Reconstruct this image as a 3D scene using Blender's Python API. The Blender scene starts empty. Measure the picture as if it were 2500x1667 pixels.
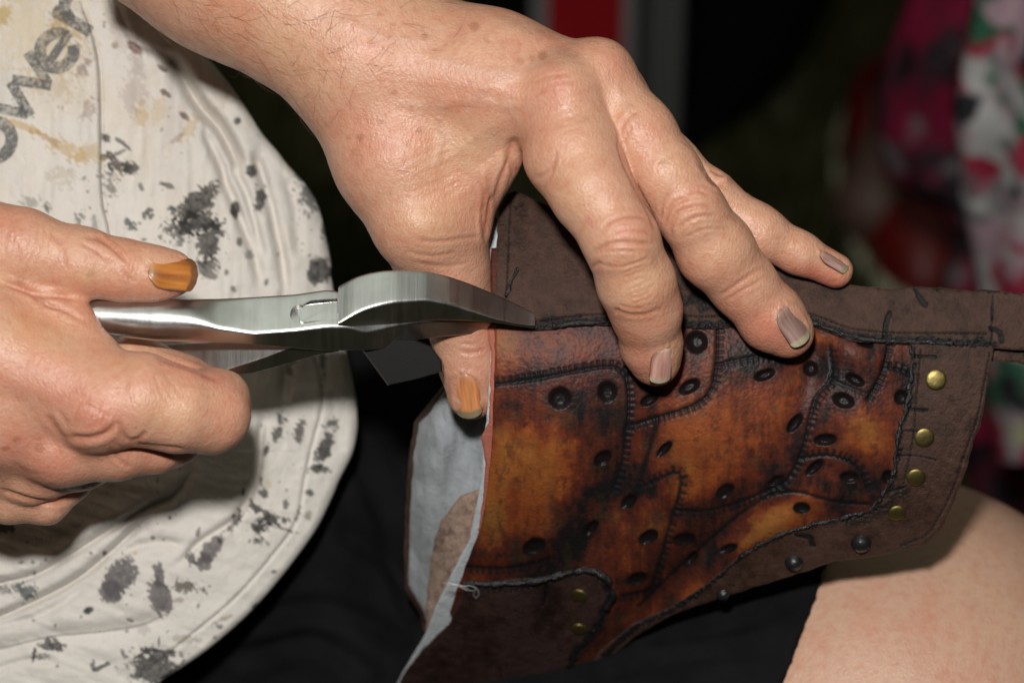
import bpy, bmesh, math, random
import numpy as np
from mathutils import Matrix, Vector
random.seed(7)
rng = np.random.default_rng(7)
scene = bpy.context.scene
col = scene.collection
# ------------------------------------------------------------------ camera, world, lamps, exposure
S, D = 0.0104, 70.0                     # cm per photo pixel in the plane of the work, camera distance in cm
PITCH = math.radians(36)
ORG = Vector((0.0, 0.0, 0.55))          # the work lies on a knee, 0.55 m above the grass
AX = Vector((1, 0, 0)); AY = Vector((0, math.sin(PITCH), math.cos(PITCH))); AZ = Vector((0, -math.cos(PITCH), math.sin(PITCH)))
RM = np.array([[AX[i], AY[i], AZ[i]] for i in range(3)])
def W(v):                               # bench frame in cm (x right, y up the slope, z towards the photographer) -> world metres
    return np.asarray(v, float) @ RM.T * 0.01 + np.array(ORG)
def wv(x, y, z): return Vector(W([[x, y, z]])[0])
cam = bpy.data.cameras.new('camera'); cam.lens = 36 * D / 26.0; cam.sensor_width = 36
cam.clip_start = 0.02; cam.clip_end = 60
co = bpy.data.objects.new('camera', cam); col.objects.link(co); scene.camera = co
co.matrix_world = Matrix.Translation(wv(0, 0, D)) @ Matrix(((AX[0], AY[0], AZ[0], 0), (AX[1], AY[1], AZ[1], 0), (AX[2], AY[2], AZ[2], 0), (0, 0, 0, 1)))
cam.dof.use_dof = True; cam.dof.focus_distance = 0.692; cam.dof.aperture_fstop = 9.0; cam.dof.aperture_blades = 7
world = bpy.data.worlds.new('World'); scene.world = world; world.use_nodes = True
wn = world.node_tree; wn.nodes.clear()
wo = wn.nodes.new('ShaderNodeOutputWorld'); wb = wn.nodes.new('ShaderNodeBackground')
wt = wn.nodes.new('ShaderNodeTexCoord'); ws = wn.nodes.new('ShaderNodeSeparateXYZ'); wr = wn.nodes.new('ShaderNodeValToRGB')
wn.links.new(wt.outputs['Generated'], ws.inputs[0]); wn.links.new(ws.outputs['Z'], wr.inputs[0])
wr.color_ramp.elements[0].position = 0.0; wr.color_ramp.elements[0].color = (0.012, 0.013, 0.010, 1)
wr.color_ramp.elements[1].position = 0.75; wr.color_ramp.elements[1].color = (0.60, 0.66, 0.52, 1)
e = wr.color_ramp.elements.new(0.35); e.color = (0.06, 0.066, 0.05, 1)
wn.links.new(wr.outputs[0], wb.inputs[0]); wb.inputs[1].default_value = 0.12; wn.links.new(wb.outputs[0], wo.inputs[0])
def lamp(name, loc, to, size, power, color):
    l = bpy.data.lights.new(name, 'AREA'); l.shape = 'DISK'; l.size = size; l.energy = power; l.color = color
    o = bpy.data.objects.new(name, l); col.objects.link(o); o.location = loc
    o.rotation_euler = (Vector(to) - Vector(loc)).to_track_quat('-Z', 'Y').to_euler(); return o
lamp('flash_lamp', wv(-3.0, 12.5, D - 2), wv(0, 0, 0), 0.045, 5.1, (1.0, 0.97, 0.94))
sky_lamp = lamp('overhead_daylight', wv(0, 0, 0) + Vector((0.0, -0.25, 1.5)), wv(0, 0, 0), 1.2, 2.0, (0.93, 1.0, 0.86))      # the bright gap over the workplace
scene.view_settings.view_transform = 'Standard'; scene.view_settings.look = 'None'; scene.view_settings.exposure = 0.0
scene.cycles.max_bounces = 6; scene.cycles.sample_clamp_indirect = 3.0

# ------------------------------------------------------------------ helpers
def J(px, py, z=0.0):                   # a point at depth z seen over photo pixel (px, py), in bench cm
    k = (D - z) / D
    return np.array([(px - 1250) * S * k, (833.5 - py) * S * k, z])
def JA(px, py, z):
    k = (D - z) / D
    return np.stack([(px - 1250) * S * k, (833.5 - py) * S * k, z + 0 * px], -1)
def unJ(p):
    k = (D - p[:, 2]) / D
    return p[:, 0] / (S * k) + 1250, 833.5 - p[:, 1] / (S * k)
def _hash(ix, iy, iz, seed):
    h = (ix.astype(np.uint32) * np.uint32(374761393) + iy.astype(np.uint32) * np.uint32(668265263) + iz.astype(np.uint32) * np.uint32(2147483647) + np.uint32(seed * 1274126177 & 0xffffffff))
    h = (h ^ (h >> np.uint32(13))) * np.uint32(1274126177); h = h ^ (h >> np.uint32(16))
    return (h & np.uint32(0xffffff)).astype(np.float32) / np.float32(0x7fffff) - 1.0
def vnoise(x, y, z=None, seed=0):       # smooth value noise in -1..1
    x = np.asarray(x, np.float32); y = np.asarray(y, np.float32)
    z = np.zeros_like(x) if z is None else np.asarray(z, np.float32)
    fx, fy, fz = np.floor(x), np.floor(y), np.floor(z)
    ix, iy, iz = fx.astype(np.int64) + 9000, fy.astype(np.int64) + 9000, fz.astype(np.int64) + 9000
    tx, ty, tz = x - fx, y - fy, z - fz
    tx = tx * tx * (3 - 2 * tx); ty = ty * ty * (3 - 2 * ty); tz = tz * tz * (3 - 2 * tz)
    def c(a, b, d): return _hash(ix + a, iy + b, iz + d, seed)
    l = lambda a, b, t: a + (b - a) * t
    return l(l(l(c(0,0,0), c(1,0,0), tx), l(c(0,1,0), c(1,1,0), tx), ty), l(l(c(0,0,1), c(1,0,1), tx), l(c(0,1,1), c(1,1,1), tx), ty), tz)
def fbm(x, y, z=None, seed=0, n=4, g=0.5):
    s = 0; a = 1.0; t = 0
    for i in range(n):
        f = 2.03 ** i
        s = s + a * vnoise(np.asarray(x) * f, np.asarray(y) * f, None if z is None else np.asarray(z) * f, seed + i * 17); t += a; a *= g
    return s / t
def sm(x, a, b):
    t = np.clip((x - a) / (b - a), 0, 1); return t * t * (3 - 2 * t)
def dense(pts, step=6.0):               # smooth a polyline (Catmull-Rom) and resample it
    p = np.array(pts, float)
    if len(p) < 3: q = p
    else:
        e = np.vstack([2 * p[0] - p[1], p, 2 * p[-1] - p[-2]]); out = []
        for i in range(1, len(e) - 2):
            for t in np.linspace(0, 1, 12, endpoint=False):
                a, b, c, d = e[i - 1], e[i], e[i + 1], e[i + 2]
                out.append(0.5 * ((2 * b) + (-a + c) * t + (2 * a - 5 * b + 4 * c - d) * t * t + (-a + 3 * b - 3 * c + d) * t ** 3))
        q = np.array(out + [p[-1]])
    L = np.r_[0, np.cumsum(np.linalg.norm(np.diff(q[:, :2], axis=0), axis=1))]
    n = max(2, int(L[-1] / step) + 1); s = np.linspace(0, L[-1], n)
    return np.stack([np.interp(s, L, q[:, k]) for k in range(q.shape[1])], -1)
def linedist(px, py, pts, reach, step=10.0, smooth=True):
    """distance, arc length and side of every point near a polyline (1e9 beyond reach)"""
    q = dense(pts, step) if smooth else np.array(pts, float)
    d = np.full(px.shape, 1e9, np.float32); s = np.zeros(px.shape, np.float32); sd = np.zeros(px.shape, np.float32)
    m = (px > q[:, 0].min() - reach) & (px < q[:, 0].max() + reach) & (py > q[:, 1].min() - reach) & (py < q[:, 1].max() + reach)
    idx = np.nonzero(m)[0]
    if not len(idx): return d, s, sd
    x, y = px[idx], py[idx]; bd = np.full(x.shape, 1e9); bs = np.zeros(x.shape); bq = np.zeros(x.shape); acc = 0
    for a, b in zip(q[:-1, :2], q[1:, :2]):
        v = b - a; L = math.hypot(*v) + 1e-9
        t = np.clip(((x - a[0]) * v[0] + (y - a[1]) * v[1]) / L ** 2, 0, 1)
        ex, ey = x - a[0] - v[0] * t, y - a[1] - v[1] * t; dd = np.hypot(ex, ey); k = dd < bd
        bd[k] = dd[k]; bs[k] = (acc + t * L)[k]; bq[k] = np.sign(v[0] * ey - v[1] * ex)[k]; acc += L
    bd[bd > reach] = 1e9
    d[idx] = bd; s[idx] = bs; sd[idx] = bq
    return d, s, sd
def inside(px, py, poly):
    r = np.zeros(px.shape, bool); n = len(poly)
    for i in range(n):
        (x1, y1), (x2, y2) = poly[i], poly[(i + 1) % n]
        if y1 == y2: continue
        k = ((y1 > py) != (y2 > py)) & (px < (x2 - x1) * (py - y1) / (y2 - y1) + x1); r ^= k
    return r
def mesh(name, v, f, mat=None, parent=None, colors=None, smooth=True, rough=None, world_space=False):
    me = bpy.data.meshes.new(name); v = np.asarray(v, float)
    if not world_space: v = W(v)
    if isinstance(f, np.ndarray):
        n, k = f.shape
        me.vertices.add(len(v)); me.vertices.foreach_set('co', v.astype(np.float32).ravel())
        me.loops.add(n * k); me.loops.foreach_set('vertex_index', f.astype(np.int32).ravel())
        me.polygons.add(n); me.polygons.foreach_set('loop_start', np.arange(0, n * k, k, dtype=np.int32))
        me.update(calc_edges=True); me.validate()
    else:
        me.from_pydata([tuple(x) for x in v], [], [tuple(int(i) for i in x) for x in f]); me.update()
        bm = bmesh.new(); bm.from_mesh(me); bmesh.ops.recalc_face_normals(bm, faces=bm.faces); bm.to_mesh(me); bm.free()
    if smooth and len(me.polygons): me.polygons.foreach_set('use_smooth', np.ones(len(me.polygons), bool))
    if colors is not None:
        a = me.color_attributes.new('Col', 'FLOAT_COLOR', 'POINT'); c = np.ones((len(v), 4), np.float32); c[:, :3] = colors
        if rough is not None: c[:, 3] = rough
        a.data.foreach_set('color', c.ravel())
    if mat: me.materials.append(mat)
    o = bpy.data.objects.new(name, me); col.objects.link(o)
    if parent: attach(o, parent)
    return o
def attach(o, parent):                  # parts are modelled in world space; the thing's Empty stands at its base
    o.parent = parent
    if parent.parent is None: o.matrix_parent_inverse = parent.matrix_basis.inverted()
def thing(name, label, cat, loc, group=None):
    o = bpy.data.objects.new(name, None); col.objects.link(o); o.empty_display_size = 0.05
    o.matrix_basis = Matrix.Translation(loc); return tag(o, label, cat, group)
def tag(o, label=None, cat=None, group=None, kind=None):
    for k, x in (('label', label), ('category', cat), ('group', group), ('kind', kind)):
        if x: o[k] = x
    return o
def join(parts):                        # [(verts, faces list)] -> one
    V, F, n = [], [], 0
    for v, f in parts:
        V.append(np.asarray(v, float)); F += [tuple(i + n for i in q) for q in f]; n += len(v)
    return np.vstack(V), F
def ortho(t, up=(0, 0, 1)):
    t = t / np.linalg.norm(t); u = np.array(up, float); u = u - t * (u @ t)
    if np.linalg.norm(u) < 1e-4: u = np.array([0, 1, 0.]) - t * t[1]
    u /= np.linalg.norm(u); return t, u, np.cross(t, u)
def tube(pts, r, n=8, cap=True, flat=1.0):
    p = np.array(pts, float); r = np.broadcast_to(np.asarray(r, float), (len(p),)); V = []
    for i in range(len(p)):
        t, u, w = ortho(p[min(i + 1, len(p) - 1)] - p[max(i - 1, 0)])
        for k in range(n):
            a = 2 * math.pi * k / n; V.append(p[i] + r[i] * (math.cos(a) * w + math.sin(a) * u * flat))
    F = [(i * n + k, i * n + (k + 1) % n, (i + 1) * n + (k + 1) % n, (i + 1) * n + k) for i in range(len(p) - 1) for k in range(n)]
    if cap: F += [tuple(range(n))[::-1], tuple((len(p) - 1) * n + k for k in range(n))]
    return np.array(V), F
def loft(sections, cap=True):           # list of (n,3) rings
    n = len(sections[0]); V = np.vstack(sections)
    F = [(i * n + k, i * n + (k + 1) % n, (i + 1) * n + (k + 1) % n, (i + 1) * n + k) for i in range(len(sections) - 1) for k in range(n)]
    if cap: F += [tuple(range(n))[::-1], tuple((len(sections) - 1) * n + k for k in range(n))]
    return V, F
# --- signed distance bodies
class Field:
    def __init__(s, lo, hi, h):
        s.lo, s.h = np.array(lo, float), h
        s.n = (np.ceil((np.array(hi) - s.lo) / h)).astype(int) + 1
        s.ax = [(s.lo[k] + np.arange(s.n[k]) * h).astype(np.float32) for k in range(3)]
        s.palm = np.full(s.n, 3.0, np.float32); s.fing = np.full(s.n, 3.0, np.float32)
    def box(s, a, b, m):
        lo = np.maximum(0, np.floor((np.minimum(a, b) - m - s.lo) / s.h).astype(int)); hi = np.minimum(s.n, np.ceil((np.maximum(a, b) + m - s.lo) / s.h).astype(int) + 1)
        return lo, hi
    def cone(s, which, A, B, ra, rb, k):
        F = getattr(s, which); m = max(ra, rb) + 0.9; lo, hi = s.box(A, B, m)
        if (hi <= lo).any(): return
        X, Y, Z = np.meshgrid(*[s.ax[i][lo[i]:hi[i]] for i in range(3)], indexing='ij', sparse=True)
        v = (B - A).astype(np.float32); L2 = float(v @ v) + 1e-9
        t = np.clip(((X - A[0]) * v[0] + (Y - A[1]) * v[1] + (Z - A[2]) * v[2]) / L2, 0, 1)
        d = np.sqrt((X - A[0] - v[0] * t) ** 2 + (Y - A[1] - v[1] * t) ** 2 + (Z - A[2] - v[2] * t) ** 2) - (ra + (rb - ra) * t)
        sl = tuple(slice(a, b) for a, b in zip(lo, hi)); F[sl] = smin(F[sl], d.astype(np.float32), k)
    def chain(s, which, pts, k):        # pts: (px, py, z, r px)
        q = [(J(p[0], p[1], p[2]), p[3] * S * (D - p[2]) / D) for p in pts]
        if len(q) == 1: q = q * 2
        for (a, ra), (b, rb) in zip(q[:-1], q[1:]): s.cone(which, a, b, ra, rb, k)
    def surface(s, k):
        import openvdb
        d = smin(s.palm, s.fing, k); g = openvdb.FloatGrid(); w = 3 * s.h; g.background = w
        g.copyFromArray(np.clip(d, -w, w)); p, q = g.convertToQuads(isovalue=0.0)
        p = p.astype(float) * s.h + s.lo
        keep = ((p > s.lo + s.h * 1.5) & (p < s.lo + s.h * (s.n - 2.5))).all(1)
        q = q[keep[q].all(1)]
        used = np.zeros(len(p), bool); used[q.ravel()] = True; mp = np.cumsum(used) - 1
        p = p[used]; q = mp[q].astype(np.int64); n = np.cross(p[q[:, 2]] - p[q[:, 0]], p[q[:, 3]] - p[q[:, 1]]); c = p[q].mean(1)
        return p, (q if np.sum(n * (c - p.mean(0))) > 0 else q[:, ::-1].copy())
def smin(a, b, k):
    if k <= 0: return np.minimum(a, b)
    h = np.clip(k - np.abs(a - b), 0, None) / k
    return np.minimum(a, b) - h * h * k * np.float32(0.25)
def vnormals(p, q):
    n = np.cross(p[q[:, 2]] - p[q[:, 0]], p[q[:, 3]] - p[q[:, 1]]); N = np.zeros_like(p)
    for k in range(4): 
        for c in range(3): N[:, c] += np.bincount(q[:, k], n[:, c], len(p))
    return N / (np.linalg.norm(N, axis=1, keepdims=True) + 1e-12)

# ------------------------------------------------------------------ materials
def M(name, color=(0.5, 0.5, 0.5), rough=0.5, metal=0.0, attr=False, spec=None, nodes=None, sss=0.0, coat=0.0):
    m = bpy.data.materials.new(name); m.use_nodes = True; nt = m.node_tree; b = nt.nodes['Principled BSDF']
    b.inputs['Base Color'].default_value = (*color, 1); b.inputs['Roughness'].default_value = rough; b.inputs['Metallic'].default_value = metal
    if spec is not None: b.inputs['Specular IOR Level'].default_value = spec
    if coat: b.inputs['Coat Weight'].default_value = coat; b.inputs['Coat Roughness'].default_value = 0.25
    if sss:
        b.inputs['Subsurface Weight'].default_value = sss; b.inputs['Subsurface Radius'].default_value = (1.0, 0.32, 0.16); b.inputs['Subsurface Scale'].default_value = 0.0035
    if attr:
        a = nt.nodes.new('ShaderNodeVertexColor'); a.layer_name = 'Col'; nt.links.new(a.outputs['Color'], b.inputs['Base Color'])
    if nodes: nodes(nt, b)
    return m
def N(nt, typ, **kw):
    n = nt.nodes.new(typ)
    for k, v in kw.items():
        if k in n.inputs: n.inputs[k].default_value = v
        else: setattr(n, k, v)
    return n
def noise(nt, scale, detail=3, rough=0.5, dim=None, stretch=None):
    tc = N(nt, 'ShaderNodeTexCoord'); n = N(nt, 'ShaderNodeTexNoise', Scale=scale, Detail=detail, Roughness=rough)
    if stretch:
        mp = N(nt, 'ShaderNodeMapping', Scale=stretch); nt.links.new(tc.outputs['Object'], mp.inputs[0]); nt.links.new(mp.outputs[0], n.inputs[0])
    else: nt.links.new(tc.outputs['Object'], n.inputs['Vector'])
    return n.outputs['Fac']
def voro(nt, scale, feature='F1', rnd=1.0):
    tc = N(nt, 'ShaderNodeTexCoord'); n = N(nt, 'ShaderNodeTexVoronoi', Scale=scale); n.feature = feature; n.inputs['Randomness'].default_value = rnd
    nt.links.new(tc.outputs['Object'], n.inputs['Vector']); return n.outputs['Distance']
def ramp(nt, fac, stops):
    r = N(nt, 'ShaderNodeValToRGB'); nt.links.new(fac, r.inputs[0]); e = r.color_ramp.elements
    while len(e) < len(stops): e.new(0.5)
    for x, (p, c) in zip(e, stops): x.position = p; x.color = (*c, 1) if len(c) == 3 else c
    return r.outputs[0]
def mathn(nt, op, a, b=None):
    n = N(nt, 'ShaderNodeMath'); n.operation = op
    for i, x in enumerate((a, b)):
        if x is None: continue
        if isinstance(x, (int, float)): n.inputs[i].default_value = x
        else: nt.links.new(x, n.inputs[i])
    return n.outputs[0]
def mixc(nt, fac, a, b, mode='MIX'):
    n = N(nt, 'ShaderNodeMix'); n.data_type = 'RGBA'; n.blend_type = mode
    for i, x in ((0, fac), (6, a), (7, b)):
        if isinstance(x, (int, float)): n.inputs[i].default_value = x
        elif isinstance(x, tuple): n.inputs[i].default_value = (*x, 1) if len(x) == 3 else x
        else: nt.links.new(x, n.inputs[i])
    return n.outputs[2]
def bump(nt, b, h, dist, strength=1.0, prev=None):
    n = N(nt, 'ShaderNodeBump', Strength=strength, Distance=dist); nt.links.new(h, n.inputs['Height'])
    if prev: nt.links.new(prev, n.inputs['Normal'])
    nt.links.new(n.outputs[0], b.inputs['Normal']); return n.outputs[0]
def skin_nodes(nt, b):
    v = voro(nt, 1500.0, 'F1'); n1 = noise(nt, 1100, 4, 0.65); n2 = noise(nt, 1500, 3, 0.6, stretch=(1, 0.3, 0.6))
    h = mathn(nt, 'ADD', mathn(nt, 'MULTIPLY', v, 0.5), mathn(nt, 'ADD', n1, n2))
    bump(nt, b, h, 0.00019, 0.85)
    at = [n for n in nt.nodes if n.type == 'VERTEX_COLOR'][0]
    c1 = ramp(nt, noise(nt, 55, 5, .65), [(.36, (1.0, .88, .84)), (.5, (1, 1, 1)), (.66, (1.03, 1.06, 1.04))])
    c2 = ramp(nt, noise(nt, 420, 4, .65), [(.32, (.95, .84, .80)), (.52, (1, 1, 1)), (.7, (1.04, 1.05, 1.05))])
    nt.links.new(mixc(nt, 1.0, mixc(nt, 1.0, at.outputs['Color'], c1, 'MULTIPLY'), c2, 'MULTIPLY'), b.inputs['Base Color'])
    nt.links.new(ramp(nt, noise(nt, 240, 3), [(0.3, (0.33,) * 3), (0.7, (0.50,) * 3)]), b.inputs['Roughness'])
skin = M('skin', rough=0.5, attr=True, spec=0.55, sss=0.14, nodes=skin_nodes)
def cloth_nodes(nt, b):
    h = mathn(nt, 'ADD', noise(nt, 2600, 2), mathn(nt, 'MULTIPLY', noise(nt, 500, 3), 0.6)); bump(nt, b, h, 0.00035, 0.8)
shirt_mat = M('stained_white_cotton', rough=0.85, attr=True, spec=0.15, nodes=cloth_nodes)
def trou_nodes(nt, b):
    c = ramp(nt, noise(nt, 60, 5), [(0.3, (0.003, 0.0033, 0.004)), (0.7, (0.008, 0.0084, 0.010))]); nt.links.new(c, b.inputs['Base Color']); cloth_nodes(nt, b)
trou_mat = M('black_cotton', rough=0.85, spec=0.12, nodes=trou_nodes)
def hide_nodes(nt, b):
    v = voro(nt, 1150, 'SMOOTH_F1'); h = mathn(nt, 'ADD', mathn(nt, 'MULTIPLY', v, .8), noise(nt, 900, 4)); bump(nt, b, h, 0.00020, 0.75)
    a = [n for n in nt.nodes if n.type == 'VERTEX_COLOR'][0]; nt.links.new(a.outputs['Alpha'], b.inputs['Roughness'])
copper_mat = M('copper_dyed_leather', rough=0.4, attr=True, spec=0.17, nodes=hide_nodes)
def suede_nodes(nt, b):
    h = mathn(nt, 'ADD', noise(nt, 1300, 4, 0.7), mathn(nt, 'MULTIPLY', noise(nt, 260, 4), 1.2)); bump(nt, b, h, 0.0006, 0.8)
    a = [n for n in nt.nodes if n.type == 'VERTEX_COLOR'][0]; nt.links.new(a.outputs['Alpha'], b.inputs['Roughness'])
dark_mat = M('dark_brown_leather', rough=0.55, attr=True, spec=0.26, nodes=suede_nodes)
# ------------------------------------------------------------------ the craftsman: skin
craft = thing('person', 'craftsman in paint-stained white shirt and black shorts, gripping pliers and a leather cuff', 'person', wv(-16, -8, -16))
FA = Field([-10.4, -2.6, -4.4], [9.3, 11.6, 4.9], 0.042)
for c in ([(150, -400, -.8, 285), (560, -112, -.1, 234)], [(560, -112, -.1, 234), (880, 108, .2, 207)],
          [(900, 150, .4, 168), (1370, 262, 1.9, 96)], [(930, 128, .2, 168), (1200, 165, .8, 128), (1450, 206, 1.3, 92)],
          [(930, 130, -.7, 165), (1490, 240, -.2, 82)], [(920, 140, -1.2, 160), (1490, 300, -1.2, 72)],
          [(890, 200, .3, 158), (975, 390, .4, 148), (1035, 532, .4, 122)],
          [(1000, 300, .3, 130), (1140, 400, .6, 92)], [(1100, 330, .2, 110), (1165, 438, .5, 66)], [(1085, 520, .2, 100), (1118, 560, .2, 76)],
          [(1180, 330, 1.0, 88), (1215, 375, 1.0, 52)]):
    FA.chain('palm', c, 0.75)
FA.chain('palm', [(1035, 540, .4, 117), (1080, 645, -.3, 109), (1132, 790, -.9, 84), (1148, 880, -1.1, 74), (1153, 962, -1.2, 62)], 0.35)
FI = [(1372, 250, 1.9, 100), (1400, 375, 2.3, 118), (1445, 465, 2.8, 100), (1518, 590, 3.1, 89), (1553, 690, 2.6, 91), (1577, 757, 2.1, 83), (1591, 845, 1.4, 71), (1600, 882, 1.15, 60)]
FM = [(1455, 205, 1.4, 93), (1560, 330, 1.9, 88), (1625, 425, 2.1, 83), (1688, 520, 2.1, 81), (1747, 612, 1.6, 92), (1812, 692, 1.2, 79), (1885, 778, .8, 78), (1925, 812, .7, 62)]
FR = [(1490, 235, -.1, 84), (1575, 330, .3, 68), (1640, 400, .5, 63), (1738, 480, .6, 57), (1850, 566, .5, 63), (1950, 617, .3, 49), (2040, 661, .1, 43)]
FP = [(1490, 300, -1.0, 72), (1620, 440, -.1, 50), (1710, 560, .1, 45), (1780, 655, .1, 37)]
def ffield(F, chains, kin, kout=0.05):
    base = F.fing.copy()
    for ch in chains:
        F.fing = np.full(F.n, 3.0, np.float32); F.chain('fing', ch, kin); base = smin(base, F.fing, kout)
    F.fing = base
ffield(FA, [FI, FM, FR, FP], 0.30, 0.07)
for x, y, z, r in ((1376, 222, 2.35, 78), (1462, 168, 1.75, 70), (1020, 545, .75, 100)): FA.chain('palm', [(x, y, z, r)], .5)
PA, QA = FA.surface(0.42); del FA

FB = Field([-17.0, -5.2, -1.6], [-6.2, 4.1, 5.2], 0.042)
for c in ([(-420, 760, 2.0, 200), (-60, 850, 2.4, 165), (240, 975, 2.9, 116)], [(-420, 900, 1.8, 190), (0, 1010, 2.2, 130), (165, 1078, 2.1, 100)],
          [(-420, 1000, 1.4, 160), (80, 1145, 1.4, 78)], [(-420, 1060, 1.0, 140), (20, 1222, .9, 52)],
          [(-420, 660, 1.7, 165), (-70, 600, 2.1, 104), (40, 603, 2.1, 92)], [(-20, 760, 1.7, 110), (110, 790, 2.1, 66)],
          [(40, 745, 2.3, 50), (185, 775, 2.5, 40)], [(150, 820, 2.2, 70), (230, 870, 2.5, 60)], [(530, 962, 1.9, 58), (551, 963, 1.8, 56)]):
    FB.chain('palm', c, 0.6)
BT = [(-70, 600, 2.1, 104), (60, 610, 2.2, 92), (200, 642, 2.1, 83), (300, 660, 2.0, 72), (370, 668, 1.9, 64), (418, 668, 1.8, 57)]
BI = [(245, 975, 2.9, 114), (340, 975, 2.9, 110), (430, 1000, 2.7, 100), (514, 1010, 2.2, 92), (512, 990, 1.3, 86), (440, 945, .7, 76), (330, 880, .3, 68)]
BM = [(165, 1085, 2.1, 98), (280, 1085, 1.9, 84), (380, 1080, 1.5, 70), (425, 1070, 1.0, 62), (340, 1000, 0, 60)]
BR = [(80, 1150, 1.4, 76), (200, 1125, 1.2, 66), (300, 1090, .4, 58)]
BP = [(20, 1222, .9, 52), (112, 1226, .7, 49), (180, 1180, .1, 44)]
ffield(FB, [BT, BI, BM, BR, BP], 0.30, 0.07)
for x, y, z, r in ((238, 1018, 3.2, 84), (128, 1120, 2.5, 60)): FB.chain('palm', [(x, y, z, r)], .4)
PB, QB = FB.surface(0.30); del FB

# thighs, upper arms and trunk that stay outside the picture or under the clothes, in a coarser grid
FC = Field([-34, -27, -30], [20, 27, 8], 0.30)
KNEE = J(2125, 1842, -11.3)
for a, b, ra, rb in ((KNEE, J(1300, 2000, -15.5), 8.2, 8.0), (J(1300, 2000, -15.5), J(900, 2100, -18), 8.0, 8), (J(900, 2100, -18), J(-800, 2000, -21), 8.0, 9.0), (KNEE, KNEE + np.array([2.5, -9, -10]), 7.9, 6.5),
                     (J(-1000, 900, -24), J(-900, 1900, -22), 11, 12), (J(-700, -400, -22), J(-1000, 900, -24), 7, 11),
                     (J(60, -460, -1.0), J(-900, -1000, -6), 2.8, 3.8), (J(-900, -1000, -6), J(-1000, -400, -22), 4.0, 6.0),
                     (J(-430, 850, 1.6), J(-1300, 900, -2), 2.0, 3.3), (J(-1300, 900, -2), J(-1300, 200, -20), 3.8, 5.0)):
    FC.cone('palm', a, b, ra, rb, 1.2)
PC, QC = FC.surface(0.0); del FC

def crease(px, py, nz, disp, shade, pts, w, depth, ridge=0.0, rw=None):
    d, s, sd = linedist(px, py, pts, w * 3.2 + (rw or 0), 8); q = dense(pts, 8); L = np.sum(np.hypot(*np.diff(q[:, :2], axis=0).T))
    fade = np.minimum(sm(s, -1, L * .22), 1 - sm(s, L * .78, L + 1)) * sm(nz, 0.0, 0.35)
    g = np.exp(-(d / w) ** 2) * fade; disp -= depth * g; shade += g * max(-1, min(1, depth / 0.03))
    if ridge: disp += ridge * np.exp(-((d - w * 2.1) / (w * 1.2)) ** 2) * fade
def spotmap(px, py, cx, cy, rx, ry, ang=0.0, soft=1.0):
    a = math.radians(ang); dx, dy = px - cx, py - cy; u = dx * math.cos(a) + dy * math.sin(a); v = -dx * math.sin(a) + dy * math.cos(a)
    return np.exp(-((u / rx) ** 2 + (v / ry) ** 2) * soft)
def skin_finish(P, Q, creases, red, spots, yellow, bumps, tanline=0.0, seed=3, pal=0.0):
    nrm = vnormals(P, Q); px, py = unJ(P); nz = nrm[:, 2]; x, y, z = P.T
    disp = np.zeros(len(P)); sh = np.zeros(len(P))
    for c in creases: crease(px, py, nz, disp, sh, c[0], c[1], c[2] * (1.12 if c[2] < .04 else 1), *c[3:])
    for cx, cy, rx, ry, a, h in bumps: disp += h * spotmap(px, py, cx, cy, rx, ry, a) * sm(nz, -.1, .3)
    disp += 0.018 * fbm(x * .8, y * .8, z * .8, 5, 3) + 0.006 * fbm(x * 3.2, y * 3.2, z * 3.2, 9, 3)
    P = P + nrm * disp[:, None]
    base = np.array([0.59, 0.322, 0.212]); redc = np.array([0.54, 0.205, 0.140]); yel = np.array([0.60, 0.375, 0.215]); brn = np.array([0.33, 0.135, 0.065]); pale = np.array([0.64, 0.42, 0.31])
    f1 = fbm(x * .55, y * .55, z * .55, seed, 4); f2 = fbm(x * 2.1, y * 2.1, z * 2.1, seed + 5, 4); f3 = fbm(x * 9, y * 9, z * 9, seed + 8, 3)
    C = np.tile(base, (len(P), 1))
    def mix(C, c, w): return C + (c - C) * np.clip(w, 0, 1)[:, None]
    C = mix(C, redc, 0.30 * sm(f1, -.1, .7) + 0.22 * sm(f2, 0.0, .8)); C = mix(C, yel, 0.35 * sm(-f1, 0, .7)); C = mix(C, pale, 0.3 * sm(-f2, .1, .8))
    r = np.zeros(len(P)); yv = np.zeros(len(P))
    for cx, cy, rx, ry, a, k in red: r += k * spotmap(px, py, cx, cy, rx, ry, a)
    for cx, cy, rx, ry, a, k in yellow: yv += k * spotmap(px, py, cx, cy, rx, ry, a)
    C = mix(C, yel, yv); C = mix(C, redc, r)
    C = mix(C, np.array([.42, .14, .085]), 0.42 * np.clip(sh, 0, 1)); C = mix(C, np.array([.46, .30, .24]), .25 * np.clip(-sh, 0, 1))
    fr = sm(fbm(x * 4.4, y * 4.4, z * 4.4, seed + 31, 2), .52, .68); C = mix(C, brn, 0.16 * fr * (z > -3))
    for cx, cy, rr, k in spots:
        d = np.hypot(px - cx + 3 * f3, (py - cy) * 1.15 + 3 * f2); C = mix(C, brn, k * (1 - sm(d, rr * .55, rr * 1.25)) * (nz > 0))
    C *= (1 + 0.05 * f3 + pal)[:, None]
    return P, C
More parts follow.
